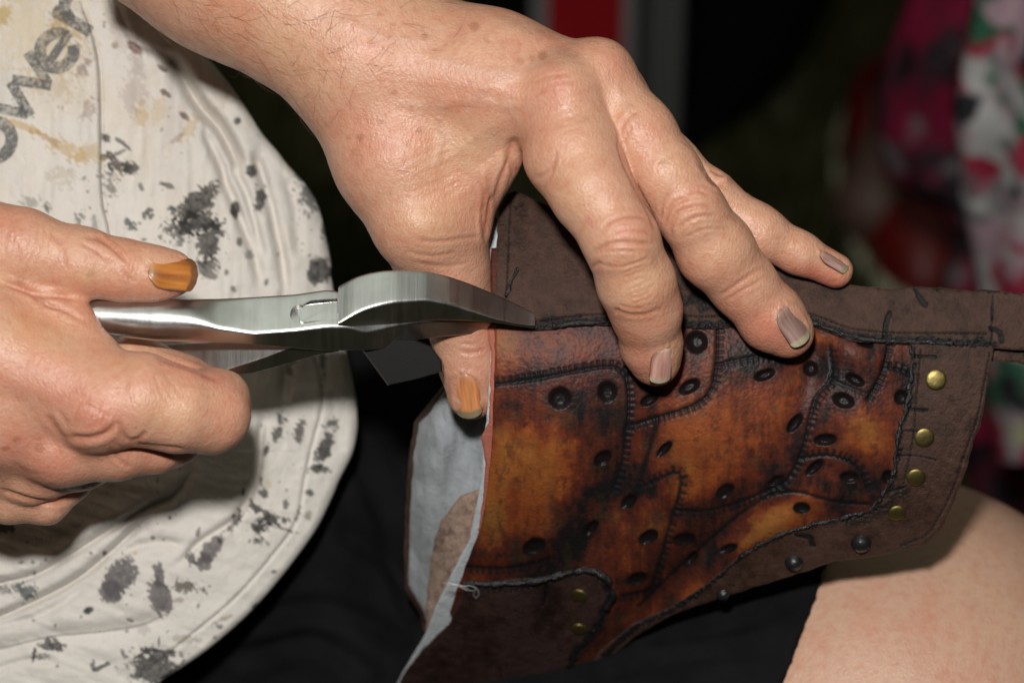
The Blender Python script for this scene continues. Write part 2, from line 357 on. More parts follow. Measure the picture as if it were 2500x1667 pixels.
# creases: (points, half width px, depth cm, ridge cm)
def arcs(cx, cy, dx, dy, half, n, gap, w, dep, sag=8, rid=.006):   # n wrinkles across a knuckle; (dx,dy) runs along the finger
    L = math.hypot(dx, dy); dx, dy = dx / L, dy / L; out = []
    for i in range(n):
        o = (i - (n - 1) / 2) * gap + random.uniform(-2, 2); hl = half * random.uniform(.7, 1.0); s = sag * (1 if i >= n / 2 else -1) * random.uniform(.5, 1.2)
        c = (cx + dx * o, cy + dy * o); out.append(([(c[0] - dy * hl + random.uniform(-3, 3), c[1] + dx * hl), (c[0] + dx * s, c[1] + dy * s), (c[0] + dy * hl, c[1] - dx * hl + random.uniform(-3, 3))], w, dep * random.uniform(.6, 1.1), rid))
    return out
CA = [([(1436, 628), (1480, 600), (1535, 592), (1592, 596), (1606, 590)], 6, .045, .012), ([(1468, 560), (1500, 536), (1545, 528), (1585, 536)], 5, .025, .01),
      ([(1478, 578), (1520, 562), (1575, 566), (1598, 578)], 4, .02, .006), ([(1455, 618), (1500, 612), (1560, 616)], 4, .018, .006),
      ([(1452, 640), (1500, 652), (1560, 640), (1600, 622)], 4, .014, .004), ([(1440, 655), (1470, 640)], 5, .03, 0),
      ([(1500, 755), (1530, 766), (1570, 768), (1620, 752)], 5, .022, .006), ([(1504, 742), (1535, 752), (1580, 752)], 4, .014, .004), ([(1500, 758), (1512, 762)], 7, .05, 0),
      ([(1258, 430), (1246, 392), (1248, 365), (1262, 335)], 10, .07, .02), ([(1246, 380), (1225, 430), (1205, 500)], 6, .05, .015), ([(1200, 470), (1190, 520), (1186, 600)], 5, .05, .01),
      ([(1296, 440), (1330, 425), (1352, 400), (1358, 360)], 5, .022, .008), ([(1322, 470), (1345, 430), (1350, 400)], 4, .02, .006),
      ([(1172, 440), (1180, 480), (1178, 540), (1184, 600)], 5, .03, .02),
      ([(1517, 305), (1512, 350), (1530, 410), (1560, 470), (1590, 530), (1604, 585)], 5, .06, .0),
      ([(1512, 320), (1535, 285), (1560, 270)], 6, .03, .01), ([(1518, 360), (1545, 300)], 5, .02, 0),
      ([(1622, 560), (1630, 520), (1650, 495), (1690, 482)], 6, .04, .012), ([(1636, 590), (1640, 545), (1665, 515), (1720, 505), (1752, 520)], 6, .035, .012),
      ([(1612, 540), (1618, 500), (1640, 470)], 5, .025, .01), ([(1650, 560), (1700, 530), (1760, 525)], 5, .025, .008), ([(1668, 480), (1700, 468), (1735, 480)], 4, .02, .008),
      ([(1655, 590), (1720, 560), (1790, 560)], 4, .014, .004), ([(1748, 729), (1790, 700), (1850, 660), (1884, 660)], 5, .02, .006), ([(1760, 742), (1800, 716), (1870, 680)], 4, .014, .004),
      ([(1722, 425), (1745, 450), (1775, 452)], 5, .03, .018), ([(1735, 415), (1765, 432)], 4, .025, .015), ([(1705, 400), (1722, 418)], 5, .02, .012),
      ([(1005, 580), (1060, 590), (1130, 582), (1185, 575)], 5, .02, .006), ([(985, 612), (1050, 625), (1120, 615)], 5, .016, .004), ([(1000, 640), (1080, 650), (1150, 640)], 5, .012, .004),
      ([(1150, 60), (1080, 110), (1000, 150)], 18, .02, 0), ([(1290, 215), (1330, 190), (1400, 180)], 4, .012, .004), ([(1300, 235), (1350, 208), (1420, 200)], 4, .012, .004), ([(1280, 250), (1330, 226), (1390, 216)], 4, .010, .004),
      ([(1115, 855), (1150, 862), (1190, 850)], 5, .02, .006), ([(1120, 838), (1160, 842)], 4, .014, .004)]
VEIN = [([(930, 240), (1040, 262), (1150, 248), (1270, 262), (1350, 250)], 13, -.018), ([(960, 120), (1090, 150), (1200, 178), (1330, 170), (1440, 150)], 14, -.020), ([(1150, 248), (1200, 205), (1260, 190)], 11, -.014), ([(1060, 262), (1080, 330), (1060, 420)], 10, -.025), ([(820, 40), (930, 90), (1050, 100)], 12, -.02), ([(1500, 200), (1530, 270), (1560, 330)], 12, -.02)]
CA += VEIN
CA += arcs(1395, 270, .3, .9, 62, 7, 13, 3.5, .008, 6, .002) + arcs(1555, 690, .35, .94, 40, 8, 13, 3.2, .009, 3, .003) + arcs(1060, 430, .4, .9, 80, 6, 22, 4, .007, 5, .002)
CA += arcs(1840, 560, .8, .6, 18, 4, 14, 3, .008, 3, .002) + arcs(1235, 120, .9, .25, 50, 5, 26, 6, .008, 8, .002)
redA = [(1372, 205, 60, 45, 20, .42), (1500, 165, 40, 40, 0, .45), (1020, 590, 70, 40, 0, .35), (900, 330, 120, 70, 30, .35), (1100, 190, 130, 60, 20, .25), (1330, 320, 60, 80, 0, .30), (1580, 900, 50, 60, 0, .75), (1890, 810, 80, 60, 30, .75),
        (2020, 685, 60, 30, 20, .8), (1437, 538, 12, 12, 0, .75), (1700, 470, 40, 30, 0, .35), (1540, 560, 50, 30, 0, .3), (1185, 480, 30, 70, 0, .35), (1150, 920, 60, 90, 0, .3), (1960, 660, 60, 22, 25, .4), (1500, 840, 30, 50, 0, .35), (1262, 420, 25, 40, 0, .35)]
yelA = [(1021, 552, 60, 55, 0, .5), (1560, 700, 50, 80, 0, .4), (1400, 480, 60, 60, 0, .4), (1100, 340, 50, 40, 0, .3), (1770, 620, 60, 50, 0, .3), (1640, 400, 40, 50, 0, .3)]
spA = [(1158, 66, 15, .55), (1038, 90, 12, .5), (950, 93, 7, .45), (1324, 138, 13, .6), (1300, 144, 9, .4), (1270, 150, 12, .35), (962, 224, 9, .45), (932, 298, 8, .5), (1024, 320, 9, .5), (880, 337, 11, .6), (850, 337, 8, .4), (992, 353, 8, .5),
       (1618, 398, 13, .4), (1087, 110, 6, .4), (1062, 120, 5, .4), (1420, 470, 5, .3), (1610, 752, 5, .35), (700, 60, 6, .3), (925, 36, 7, .3), (1005, 260, 6, .4), (870, 372, 14, .25), (1108, 250, 5, .4), (1256, 228, 4, .45), (960, 60, 7, .35), (1190, 100, 8, .3)]
buA = [(1375, 225, 48, 40, 20, .05), (1021, 548, 55, 45, 0, .07), (1530, 562, 50, 34, -10, .06), (1705, 490, 42, 32, -30, .06), (1290, 90, 110, 22, 22, .05), (1200, 215, 130, 22, 12, .04), (1180, 455, 10, 55, 0, .06), (1768, 440, 14, 12, 0, .07), (1500, 160, 34, 34, 0, .05), (1240, 300, 60, 30, 60, -.07), (1110, 300, 70, 120, 15, -.05)]
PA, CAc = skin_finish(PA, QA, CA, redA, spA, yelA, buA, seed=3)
CB = [([(-10, 684), (40, 700), (98, 719), (150, 722), (185, 735)], 7, .09, .02), ([(60, 700), (100, 738), (160, 760), (215, 790)], 6, .03, .012), ([(98, 722), (120, 745), (150, 752)], 5, .03, .01),
      ([(120, 560), (150, 600), (160, 660)], 7, .016, .006), ([(200, 575), (250, 590), (300, 630), (318, 650)], 6, .03, .012), ([(225, 568), (275, 600), (310, 640)], 5, .03, .012), ([(250, 572), (290, 600), (325, 640)], 4, .02, .008), ([(185, 590), (230, 610), (280, 650)], 5, .02, .008),
      ([(290, 640), (305, 670), (330, 690)], 5, .02, .006), ([(60, 690), (66, 650), (90, 620)], 5, .01, 0), ([(130, 700), (128, 660), (150, 620)], 5, .01, 0),
      ([(160, 1065), (215, 1070), (262, 1055), (290, 1020)], 8, .07, .02), ([(290, 1025), (300, 1060), (318, 1082)], 7, .05, .012), ([(318, 1080), (360, 1090), (430, 1096), (470, 1104)], 6, .06, 0), ([(318, 1078), (345, 1068), (358, 1050)], 6, .04, .01),
      ([(180, 960), (230, 975), (262, 1000)], 5, .014, .006), ([(200, 985), (240, 1000), (270, 1020)], 5, .016, .006), ([(110, 1010), (140, 1050), (165, 1080)], 7, .022, .01), ([(140, 1000), (170, 1040)], 6, .012, .004), ([(-10, 1190), (34, 1208), (85, 1222), (140, 1226), (185, 1216)], 6, .07, .01),
      ([(372, 905), (395, 960), (420, 1000)], 4, .01, .003), ([(390, 900), (440, 960)], 4, .007, .002), ([(370, 868), (430, 890), (490, 912), (540, 935)], 6, .045, .012), ([(20, 1120), (60, 1150), (140, 1165)], 8, .012, 0), ([(262, 1090), (300, 1130), (330, 1140)], 6, .02, .01),
      ([(0, 560), (40, 600), (50, 660)], 8, .012, .004), ([(300, 880), (310, 920), (300, 970)], 6, .01, .004)]
CB += arcs(225, 1015, .9, .35, 50, 7, 11, 3.5, .012, 5, .004) + arcs(60, 590, 1, .2, 60, 8, 17, 4, .007, 6, .002)
redB = [(160, 960, 130, 60, 20, .5), (250, 1020, 60, 45, 0, .5), (60, 1100, 120, 60, 10, .55), (560, 1010, 40, 90, 0, .3), (20, 560, 60, 50, 0, .35), (480, 905, 80, 26, 20, .55), (440, 716, 40, 16, 0, .6), (130, 1180, 80, 50, 0, .45), (0, 900, 90, 70, 0, .35), (345, 1120, 100, 30, 0, .3), (230, 700, 80, 20, 0, .3)]
yelB = [(400, 1000, 90, 60, 0, .4), (200, 680, 60, 30, 0, .5), (100, 800, 80, 60, 0, .3), (300, 880, 60, 40, 0, .35)]
spB = [(456, 716, 13, .95), (440, 722, 9, .6), (470, 668, 10, .8), (474, 640, 8, .7), (418, 710, 9, .5), (98, 1092, 15, .6), (40, 1074, 12, .55), (15, 1094, 10, .6), (150, 1100, 8, .25), (46, 898, 5, .4), (50, 685, 14, .35), (220, 668, 14, .3), (250, 1040, 5, .25), (70, 1180, 10, .2)]
buB = [(235, 1020, 55, 40, 10, .07), (120, 1110, 50, 34, 0, .05), (450, 890, 70, 16, 22, .05), (60, 980, 90, 30, 20, -.05), (300, 640, 30, 26, 0, .03)]
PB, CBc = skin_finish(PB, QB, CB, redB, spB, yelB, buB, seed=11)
PC, CCc = skin_finish(PC, QC, [], [], [], [], [], seed=21)
CCc = CCc * .4 + np.array([.60, .385, .285]) * .6
# the knee is finely mottled; its grid is subdivided where the picture shows it

# ------------------------------------------------------------------ fingernails (thin curved plates with a free edge)
nail_mat = M('fingernail', rough=0.32, attr=True, spec=0.5, sss=0.08, nodes=lambda nt, b: bump(nt, b, noise(nt, 1500, 3, stretch=(1, 1, 1)), 0.00012, 0.6))
NAILS = []
from mathutils.kdtree import KDTree
def kd_of(P):
    k = KDTree(len(P))
    for i, p in enumerate(P): k.insert(p, i)
    k.balance(); return k
def nail(cx, cy, tx, ty, hand, n, width, length, rc, cols, lift=0.0, seed=0, dirt=0.3, sink=0.012):
    """base centre and free edge in photo px; n = outward normal; cols = (bed, tip)"""
    P, Q, zc0 = hand; NP = vnormals(P, Q); X_, Y_ = unJ(P)
    m = (np.abs(X_ - (cx + tx) / 2) < 130) & (np.abs(Y_ - (cy + ty) / 2) < 130) & (P[:, 2] > zc0); PS, NS = P[m], NP[m]; xs, ys = X_[m], Y_[m]; kd = kd_of(PS)
    def surf(x, y): 
        k = np.hypot(xs - x, ys - y) < 9; return PS[k, 2].max() if k.any() else None
    z0 = surf(cx, cy); mid = surf(cx + (tx - cx) * .6, cy + (ty - cy) * .6); z1 = z0 + ((mid if mid is not None else z0) - z0) / .6
    a = J(cx, cy, z0); t = J(tx, ty, max(z1, z0 - .55)) - a; t /= np.linalg.norm(t)
    n = np.array(n, float); n -= t * (n @ t); n /= np.linalg.norm(n); w = np.cross(t, n)
    nu, nv = 41, 47; V = []; C = []
    for j in range(nv):
        v = j / (nv - 1); hw = width * .5 * (1 - .20 * (1 - sm(v, 0, .45)) ** 1.6) * min(1, (max(0, 1 - (1 - min(1, v / .26)) ** 2.0)) ** .5 + .02)
        if v > .9: hw *= 1 - .10 * ((v - .9) / .1) ** 2
        for i in range(nu):
            u = (i / (nu - 1) * 2 - 1); x = hw * u; ang = x / rc
            end = length * (v - .08 * abs(u) ** 2.5 * sm(v, .7, 1))
            p = a + t * end + w * rc * math.sin(ang) + n * (rc * 1.05 * (math.cos(ang) - 1) + lift * v - .03 * v * v - .04 * (1 - sm(v, 0, .12)))
            V.append(p + n * (0.003 * float(vnoise(u * 9, v * 1.2, seed=seed))))
            bed, tip = np.array(cols[0]), np.array(cols[1]); f = float(fbm(u * 3, v * 1.5, seed=seed, n=3)); st = float(vnoise(u * 14, v * 1.5, seed=seed + 3))
            lun = sm(v, .06, .26); c = bed * (1 + .16 * st + .7 * f * np.array([.8, 1.0, 1.1])); c = c * lun + (c * .6 + np.array([.5, .33, .22]) * .4) * (1 - lun)
            edge = sm(abs(u), .82, 1) * .6 + (1 - sm(v, 0, .07)) * .5; c = c * (1 - edge * dirt) + np.array([.15, .06, .03]) * edge * dirt
            if dirt > .8: 
                k = float(sm(v + .12 * f, .55, .95) * sm(-u * 1.0 + .2, -.2, 1.0) * .8); c = c * (1 - k) + np.array([.13, .035, .012]) * k
            tt = float(sm(v + .05 * f + .03 * u * u, .82, .89)); c = c * (1 - tt) + tip * (1 + .3 * f) * tt; C.append(c)
    V = np.array(V); sd = []
    for j in range(nv // 5, int(nv * .7)):
        for i in range(8, nu - 8, 4):
            q, k, dd = kd.find(V[j * nu + i]); sd.append((V[j * nu + i] - PS[k]) @ NS[k])
    V += n * (-np.percentile(sd, 25) + .022 - sink)
    m = nu * nv; th = n * -.04
    F = [(j * nu + i, j * nu + i + 1, (j + 1) * nu + i + 1, (j + 1) * nu + i) for j in range(nv - 1) for i in range(nu - 1)]
    F2 = [tuple(q + m for q in f[::-1]) for f in F]
    rim = [j * nu for j in range(nv)][::-1] + list(range(1, nu)) + [j * nu + nu - 1 for j in range(1, nv)] + [(nv - 1) * nu + i for i in range(nu - 2, 0, -1)]
    F3 = [(rim[k], rim[k] + m, rim[(k + 1) % len(rim)] + m, rim[(k + 1) % len(rim)]) for k in range(len(rim))]
    rimp = np.array([V[k] for k in rim if (k // nu) < nv * .86]); NAILS.append([np.vstack([V, V + th]), F + F2 + F3, np.vstack([C, np.array(C) * .6]), None, rimp, P]); return NAILS[-1]
HA, HB = (PA, QA, -1.2), (PB, QB, 1.2)
nail(360, 655, 474, 664, HB, (0.02, .38, 1), 1.00, 1.26, .58, ((.47, .17, .035), (.16, .07, .03)), .0, 1, .9)[3] = 'thumbnail stained amber, dark at its lower edge'
nail(1126, 908, 1142, 1040, HA, (-.40, 0, 1), .82, 1.30, .54, ((.56, .22, .085), (.22, .17, .10)), .0, 2, .5)[3] = 'thumbnail with an orange stain and grey tip'
nail(1634, 848, 1627, 948, HA, (.75, -.05, 1), .84, 1.02, .55, ((.60, .32, .26), (.46, .37, .27)), 0, 3, .4)
nail(1910, 748, 1972, 838, HA, (.50, .30, 1), .80, 1.12, .60, ((.27, .165, .14), (.36, .31, .21)), .03, 4, .75)[3] = 'bruised grey-brown fingernail'
nail(2004, 612, 2080, 654, HA, (.25, .85, .85), .50, .88, .34, ((.34, .20, .17), (.24, .21, .12)), .02, 5, .7)
for nl in NAILS:                         # the skin folds up around each plate
    P = nl[5]; rp = dense(nl[4], 1e-9) if False else nl[4]; c = rp.mean(0); i = np.nonzero(np.linalg.norm(P - c, axis=1) < 1.3)[0]; Q = QA if P is PA else QB; nr = vnormals(P, Q)[i]
    dd = np.min(np.linalg.norm(P[i][:, None] - rp[None, ::2], axis=2), axis=1); P[i] += nr * (.040 * np.exp(-(dd / .065) ** 2))[:, None]
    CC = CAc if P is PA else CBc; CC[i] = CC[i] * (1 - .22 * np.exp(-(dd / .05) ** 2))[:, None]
V = np.vstack([PA, PB, PC]); F = np.vstack([QA, QB + len(PA), QC + len(PA) + len(PB)]); C3 = np.vstack([CAc, CBc, CCc])
body = mesh('body', V, F, skin, craft, C3)
for v, f, c, lb, _, _ in NAILS:
    o = mesh('fingernail', v, f, nail_mat, body, c)
    if lb: o['label'] = lb
# ------------------------------------------------------------------ the leather cuff on the knee
cuff = thing('leather_cuff', 'copper-dyed embossed leather cuff with dark brown riveted trim and white lining, lying on the knee', 'leather cuff', wv(5, -6, -3))
def zL(px, py):
    yr = 850 + 20 * np.sin((px - 1200) / 420.0); dy = (py - yr) * S
    ka = .104 - .026 * sm(px, 1500, 2200); z = np.where(dy > 0, -ka * dy ** 2 - 0.02 * dy, -0.085 * dy ** 2)
    z = z + 0.10 * fbm(px / 300.0, py / 300.0, seed=41, n=2)
    z = z - 0.35 * spotmap(px, py, 1430, 1330, 330, 60, -62) + 0.25 * spotmap(px, py, 1330, 1130, 100, 220, 15) + .25 * spotmap(px, py, 1720, 1120, 130, 150, 20)
    z = z - 0.40 * spotmap(px, py, 1640, 1420, 300, 45, -48) + 0.22 * spotmap(px, py, 1880, 1300, 170, 40, -35) - .2 * spotmap(px, py, 1990, 900, 40, 130, 20) + .2 * spotmap(px, py, 2100, 1050, 80, 110, -20)
    z = z + 0.18 * spotmap(px, py, 2080, 860, 90, 40, 25) - .25 * spotmap(px, py, 1960, 860, 60, 60)
    return z
def rag(poly, amp, step=7, seed=0, scale=18.0):
    out = []; n = len(poly)
    for i in range(n):
        a, b = np.array(poly[i], float), np.array(poly[(i + 1) % n], float); m = max(1, int(np.hypot(*(b - a)) / step))
        for k in range(m): out.append(a + (b - a) * k / m)
    q = np.array(out); q[:, 0] += amp * fbm(q[:, 0] / scale, q[:, 1] / scale, seed=seed, n=2); q[:, 1] += amp * fbm(q[:, 0] / scale, q[:, 1] / scale, seed=seed + 9, n=2)
    return q
def sheet(name, poly, h, zf, colf, mat, parent, th=.12, edge=(.2, .12, .09), back=True, bev=0.05):
    """cut piece of hide: follows zf over poly (photo px), th cm thick"""
    poly = np.asarray(poly, float); lo, hi = poly.min(0) - h, poly.max(0) + h
    nx, ny = int((hi[0] - lo[0]) / h) + 2, int((hi[1] - lo[1]) / h) + 2
    gx, gy = np.meshgrid(lo[0] + np.arange(nx) * h, lo[1] + np.arange(ny) * h, indexing='ij'); gx, gy = gx.ravel(), gy.ravel()
    ins = inside(gx, gy, poly); I = ins.reshape(nx, ny)
    q = I[:-1, :-1] | I[1:, :-1] | I[1:, 1:] | I[:-1, 1:]; ii, jj = np.nonzero(q)
    F = np.stack([ii * ny + jj, ii * ny + jj + 1, (ii + 1) * ny + jj + 1, (ii + 1) * ny + jj], 1)
    used = np.zeros(nx * ny, bool); used[F.ravel()] = True
    pl = np.vstack([poly, poly[:1]]); reach = 26.0
    d, s, _ = linedist(gx, gy, pl, reach, smooth=False)
    out = used & ~ins; o = np.nonzero(out)[0]            # snap the outer ring of vertices onto the outline
    if len(o):
        best = np.full(len(o), 1e9); bx = gx[o].copy(); by = gy[o].copy()
        for a, b in zip(pl[:-1], pl[1:]):
            v = b - a; L2 = v @ v + 1e-9; t = np.clip(((gx[o] - a[0]) * v[0] + (gy[o] - a[1]) * v[1]) / L2, 0, 1)
            cx, cy = a[0] + v[0] * t, a[1] + v[1] * t; dd = np.hypot(gx[o] - cx, gy[o] - cy); k = dd < best
            best[k] = dd[k]; bx[k] = cx[k]; by[k] = cy[k]
        gx[o] = bx; gy[o] = by; d[o] = 0
    mp = np.cumsum(used) - 1; px, py = gx[used], gy[used]; F = mp[F]; d = np.minimum(d[used], reach)
    z = zf(px, py); C, A, dz = colf(px, py, d)
    z2 = z + dz - bev * (1 - np.clip(d / 7.0, 0, 1)) ** 2
    V = JA(px, py, z2)
    # rim
    e = np.vstack([F[:, [0, 1]], F[:, [1, 2]], F[:, [2, 3]], F[:, [3, 0]]]); key = np.sort(e, 1); key = key[:, 0].astype(np.int64) * (len(px) + 1) + key[:, 1]
    u, inv, cnt = np.unique(key, return_inverse=True, return_counts=True); be = e[cnt[inv] == 1]
    bv = np.unique(be); m2 = np.full(len(px), -1); m2[bv] = np.arange(len(bv)); n0 = len(V)
    top = V[bv] + [0, 0, 0.0]; bot = JA(px[bv], py[bv], z[bv] - th); V = np.vstack([V, top, bot])
    Fr = np.stack([be[:, 1] * 0 + m2[be[:, 1]] + n0, m2[be[:, 0]] + n0, m2[be[:, 0]] + n0 + len(bv), m2[be[:, 1]] + n0 + len(bv)], 1)
    ec = np.tile(np.array(edge), (2 * len(bv), 1)) * (1 + .25 * np.tile(fbm(px[bv] / 9, py[bv] / 9, seed=5, n=2), 2))[:, None]
    C = np.vstack([C, ec]); A = np.r_[A, np.full(2 * len(bv), .8)]
    F = np.vstack([F, Fr])
    return mesh(name, V, F[:, ::-1].copy(), mat, parent, C, rough=A)
LINES = [ # (points, stitched, strength)
 ([(1206, 940), (1303, 927), (1405, 907), (1477, 896), (1507, 901), (1527, 922), (1533, 960), (1533, 1006), (1527, 1060), (1517, 1133), (1495, 1200)], -1, 1.0),
 ([(1533, 1040), (1599, 1019), (1660, 1001), (1711, 978), (1737, 946), (1748, 888), (1751, 808)], 1, 1.0), ([(1607, 1020), (1590, 1080), (1567, 1156), (1549, 1222)], 0, .9),
 ([(1755, 887), (1836, 871), (1900, 868)], 1, .7), ([(2026, 848), (2028, 922), (1996, 963), (1979, 1007), (1965, 1075), (1946, 1128), (1918, 1173), (1880, 1195)], -1, .9),
 ([(1653, 1245), (1717, 1246), (1781, 1232), (1832, 1214), (1908, 1179)], 1, .9), ([(1564, 1191), (1602, 1174), (1643, 1155), (1662, 1163), (1658, 1204), (1643, 1255), (1628, 1306), (1614, 1360), (1600, 1400), (1588, 1436), (1521, 1453)], -1, .9),
 ([(1560, 1478), (1640, 1400), (1730, 1321), (1781, 1275), (1832, 1237), (1883, 1209), (1946, 1201), (2010, 1217), (2061, 1227), (2120, 1230)], 0, .9),
 ([(1961, 1118), (2020, 1112), (2060, 1122), (2085, 1137), (2104, 1158), (2116, 1190)], -1, 1.0), ([(2169, 830), (2163, 871), (2146, 922), (2118, 975)], -1, 1.0), ([(2162, 898), (2190, 903), (2218, 914)], -1, 1.0),
 ([(1140, 1382), (1224, 1386), (1293, 1377), (1335, 1364)], 1, .9), ([(2026, 925), (2055, 938), (2110, 960)], 0, .6), ([(1475, 1180), (1440, 1240), (1400, 1310), (1330, 1370)], 0, .0)]
HOLES = [(1367, 972, 28, 28, 0), (1483, 956, 24, 26, 0), (1701, 835, 27, 28, 0), (1585, 976, 24, 13, -30), (1683, 944, 29, 16, -30), (1867, 915, 28, 13, -20), (2088, 927, 25, 13, 30), (2059, 978, 28, 18, 20), (2200, 970, 17, 18, 0),
 (1940, 1033, 28, 13, -52), (2015, 1073, 28, 15, -5), (1989, 1140, 27, 12, -42), (2074, 1164, 24, 15, 0), (1979, 900, 18, 18, 0), (1471, 1119, 25, 17, -40), (1622, 1096, 25, 10, -45), (1535, 1224, 22, 14, -45), (1444, 1288, 24, 12, -48), (1583, 1311, 26, 16, -30),
 (1670, 1316, 28, 16, -10), (1304, 1334, 30, 20, -25), (1556, 1412, 25, 15, -20), (1770, 1199, 25, 16, -35), (1893, 1173, 22, 9, -30), (1778, 1339, 22, 11, -20), (1957, 1240, 21, 14, 0), (2167, 1165, 14, 18, 0), (2110, 836, 26, 11, 20), (1690, 1360, 18, 10, -45)]
PAT = [(1235, 850, 50, 60, 0, 1, .9), (1340, 1130, 90, 90, 0, .9, .6), (1190, 1270, 50, 80, 10, 1.2, 1.2), (1240, 1100, 60, 70, 0, .7, .9), (1720, 1090, 110, 80, -20, .8, .5), (1880, 1292, 120, 40, -28, 1.0, 1.1), (2120, 1060, 70, 40, 40, 1.0, 1.0), (2000, 830, 60, 26, 30, .9, .4), (1605, 1300, 60, 110, 35, .6, .7),
 (1680, 1180, 60, 30, 0, .5, .6), (1740, 850, 30, 60, 0, .8, .3), (1800, 990, 120, 60, 0, .4, .2), (1640, 860, 40, 70, 0, .6, .2), (1510, 1290, 50, 90, 30, .35, .3), (1700, 1440, 60, 20, -35, .7, -.3), (1560, 1490, 60, 20, -40, .6, -.3), (1400, 840, 90, 30, 0, .5, -.1), (1290, 1230, 100, 70, 0, .6, .3)]
DRK = [(1450, 1190, 60, 130, 30, 1.1), (1400, 1340, 120, 50, -20, 1.1), (1560, 1010, 40, 60, 0, .5), (1320, 985, 110, 30, -5, .35), (1470, 1020, 60, 50, 0, .7), (1570, 1190, 70, 45, 0, .9), (1850, 900, 120, 40, 10, .8), (1920, 1100, 40, 100, 20, .7), (1680, 1270, 80, 40, 0, .5), (1800, 1210, 110, 22, -15, .7), (1660, 1350, 70, 60, 0, .7),
 (2030, 900, 50, 60, 0, .7), (2110, 1180, 80, 60, 0, .7), (2020, 1020, 50, 40, 0, .45), (1190, 1340, 100, 30, 0, .4), (1740, 1370, 60, 70, 40, .6), (1910, 850, 90, 40, 0, .9), (1300, 910, 100, 14, -8, .5), (1400, 1420, 160, 26, 0, .6), (2000, 1190, 90, 26, 0, .4)]
def copper_look(px, py, d):
    f1 = fbm(px / 130, py / 130, seed=1, n=4); f2 = .6 * fbm(px / 30, py / 30, seed=2, n=4, g=.6) + .5 * fbm(px / 13, py / 70, seed=12, n=4, g=.6); f3 = fbm(px / 9, py / 9, seed=3, n=3); f4 = fbm(px / 60 + 9, py / 60, seed=4, n=3)
    br = .10 + .55 * f1 + .62 * f2 + .10 * f3; yl = .25 * f4 + .25 * f2
    for cx, cy, rx, ry, a, k, y in PAT:
        w = spotmap(px + 26 * f1, py + 26 * f4, cx, cy, rx, ry, a); br += .95 * k * w; yl += .75 * y * w
    for cx, cy, rx, ry, a, k in DRK: br -= .70 * k * spotmap(px + 30 * f4, py + 30 * f1, cx, cy, rx, ry, a)
    dark = np.array([.022, .011, .008]); mid = np.array([.27, .048, .012]); hot = np.array([.66, .148, .022]); gold = np.array([.76, .275, .048]); green = np.array([.16, .14, .055])
    def m(a, b, w): return a + (b - a) * np.clip(w, 0, 1)[:, None]
    C = m(np.tile(dark, (len(px), 1)), mid, sm(br, -.45, .22)); C = m(C, hot, sm(br, .15, .85)); C = m(C, gold, sm(yl, .25, 1.0) * sm(br, .1, .6))
    C = m(C, green,   .28 * sm(fbm(px / 42, py / 42, seed=8, n=4), .18, .55)); C = m(C, np.array([.30, .10, .085]), .5 * spotmap(px, py, 1400, 850, 130, 40))
    C = m(C, np.array([.42, .065, .014]), .55 * sm(fbm(px / 38 + 5, py / 48, seed=14, n=4, g=.6), .02, .42) * sm(br, .0, .5)); C = m(C, np.array([.09, .03, .014]), .5 * sm(fbm(px / 20, py / 26, seed=15, n=4, g=.65), .22, .5)); C = C * (1 + .16 * f3 + .22 * f2)[:, None]
    dz = .006 * f2 + .002 * f3; A = np.full(len(px), .37) + .1 * f2
    blk = np.array([.009, .010, .012])
    for pts, st, k in LINES:
        dd, s, sd = linedist(px, py, pts, 34, 8)
        wob = 2.2 * f2; dl = dd + wob; dd2 = dd * sd * (st if st else 1)
        g = np.exp(-(dl / 5.2) ** 2) * k; dz -= .040 * g; C = m(C, blk, 1.0 * g)
        C = m(C, C * .32, .62 * k * np.exp(-(dd / 20) ** 2)); A = A + (.5 - A) * g
        if st:
            ph = (s / 15.5 + .35 * vnoise(s / 40, s * 0, seed=6)) % 1.0; tk = np.exp(-((ph - .5) / .30) ** 2) * sm(dd2, -3, 2) * (1 - sm(dd2 + 3 * f3, 14, 20)) * k
            dz -= .030 * tk; C = m(C, blk, .92 * tk); A = A + (.5 - A) * tk
    for cx, cy, rx, ry, a in HOLES:
        t = math.radians(a); dx, dy = px - cx, py - cy; u = dx * math.cos(t) + dy * math.sin(t); v = -dx * math.sin(t) + dy * math.cos(t)
        r = np.sqrt((u / rx) ** 2 + (v / ry) ** 2) / 1.10 + .04 * f3; k = r < 2.4
        dp = -.13 * (1 - sm(r, .30, 1.06)); dz += np.where(k, dp, 0)
        w = 1 - sm(r, .86, 1.08); C = m(C, np.array([.010, .007, .007]), w); A = A + (.40 - A) * w; C = m(C, C * .5, .5 * np.exp(-((r - 1) / .35) ** 2) * (r > 1) * k)
    return np.clip(C, 0.004, 1), np.clip(A, .2, .9), dz
BURN_COP = [([(1200, 800), (1390, 797), (1500, 795), (1720, 805), (1880, 795), (1969, 792), (2047, 820), (2176, 842)], 14)]
cpoly = rag([(1199, 606), (1250, 600), (1260, 770), (1500, 776), (1800, 776), (1950, 772), (2060, 800), (2270, 820), (2262, 1000), (2200, 1185), (2150, 1265), (2030, 1300), (1870, 1375), (1756, 1436), (1641, 1492), (1550, 1545), (1466, 1604), (1400, 1700), (1330, 1600), (1240, 1560), (1128, 1560), (1098, 1494), (1115, 1440),
             (1133, 1391), (1151, 1343), (1174, 1288), (1188, 1206), (1201, 1087), (1203, 1000), (1207, 900), (1208, 850), (1207, 790), (1199, 700), (1196, 650)], 1.6, seed=61)
sheet('copper_panel', cpoly, 1.9, zL, copper_look, copper_mat, cuff, th=.10, edge=(.33, .16, .09))
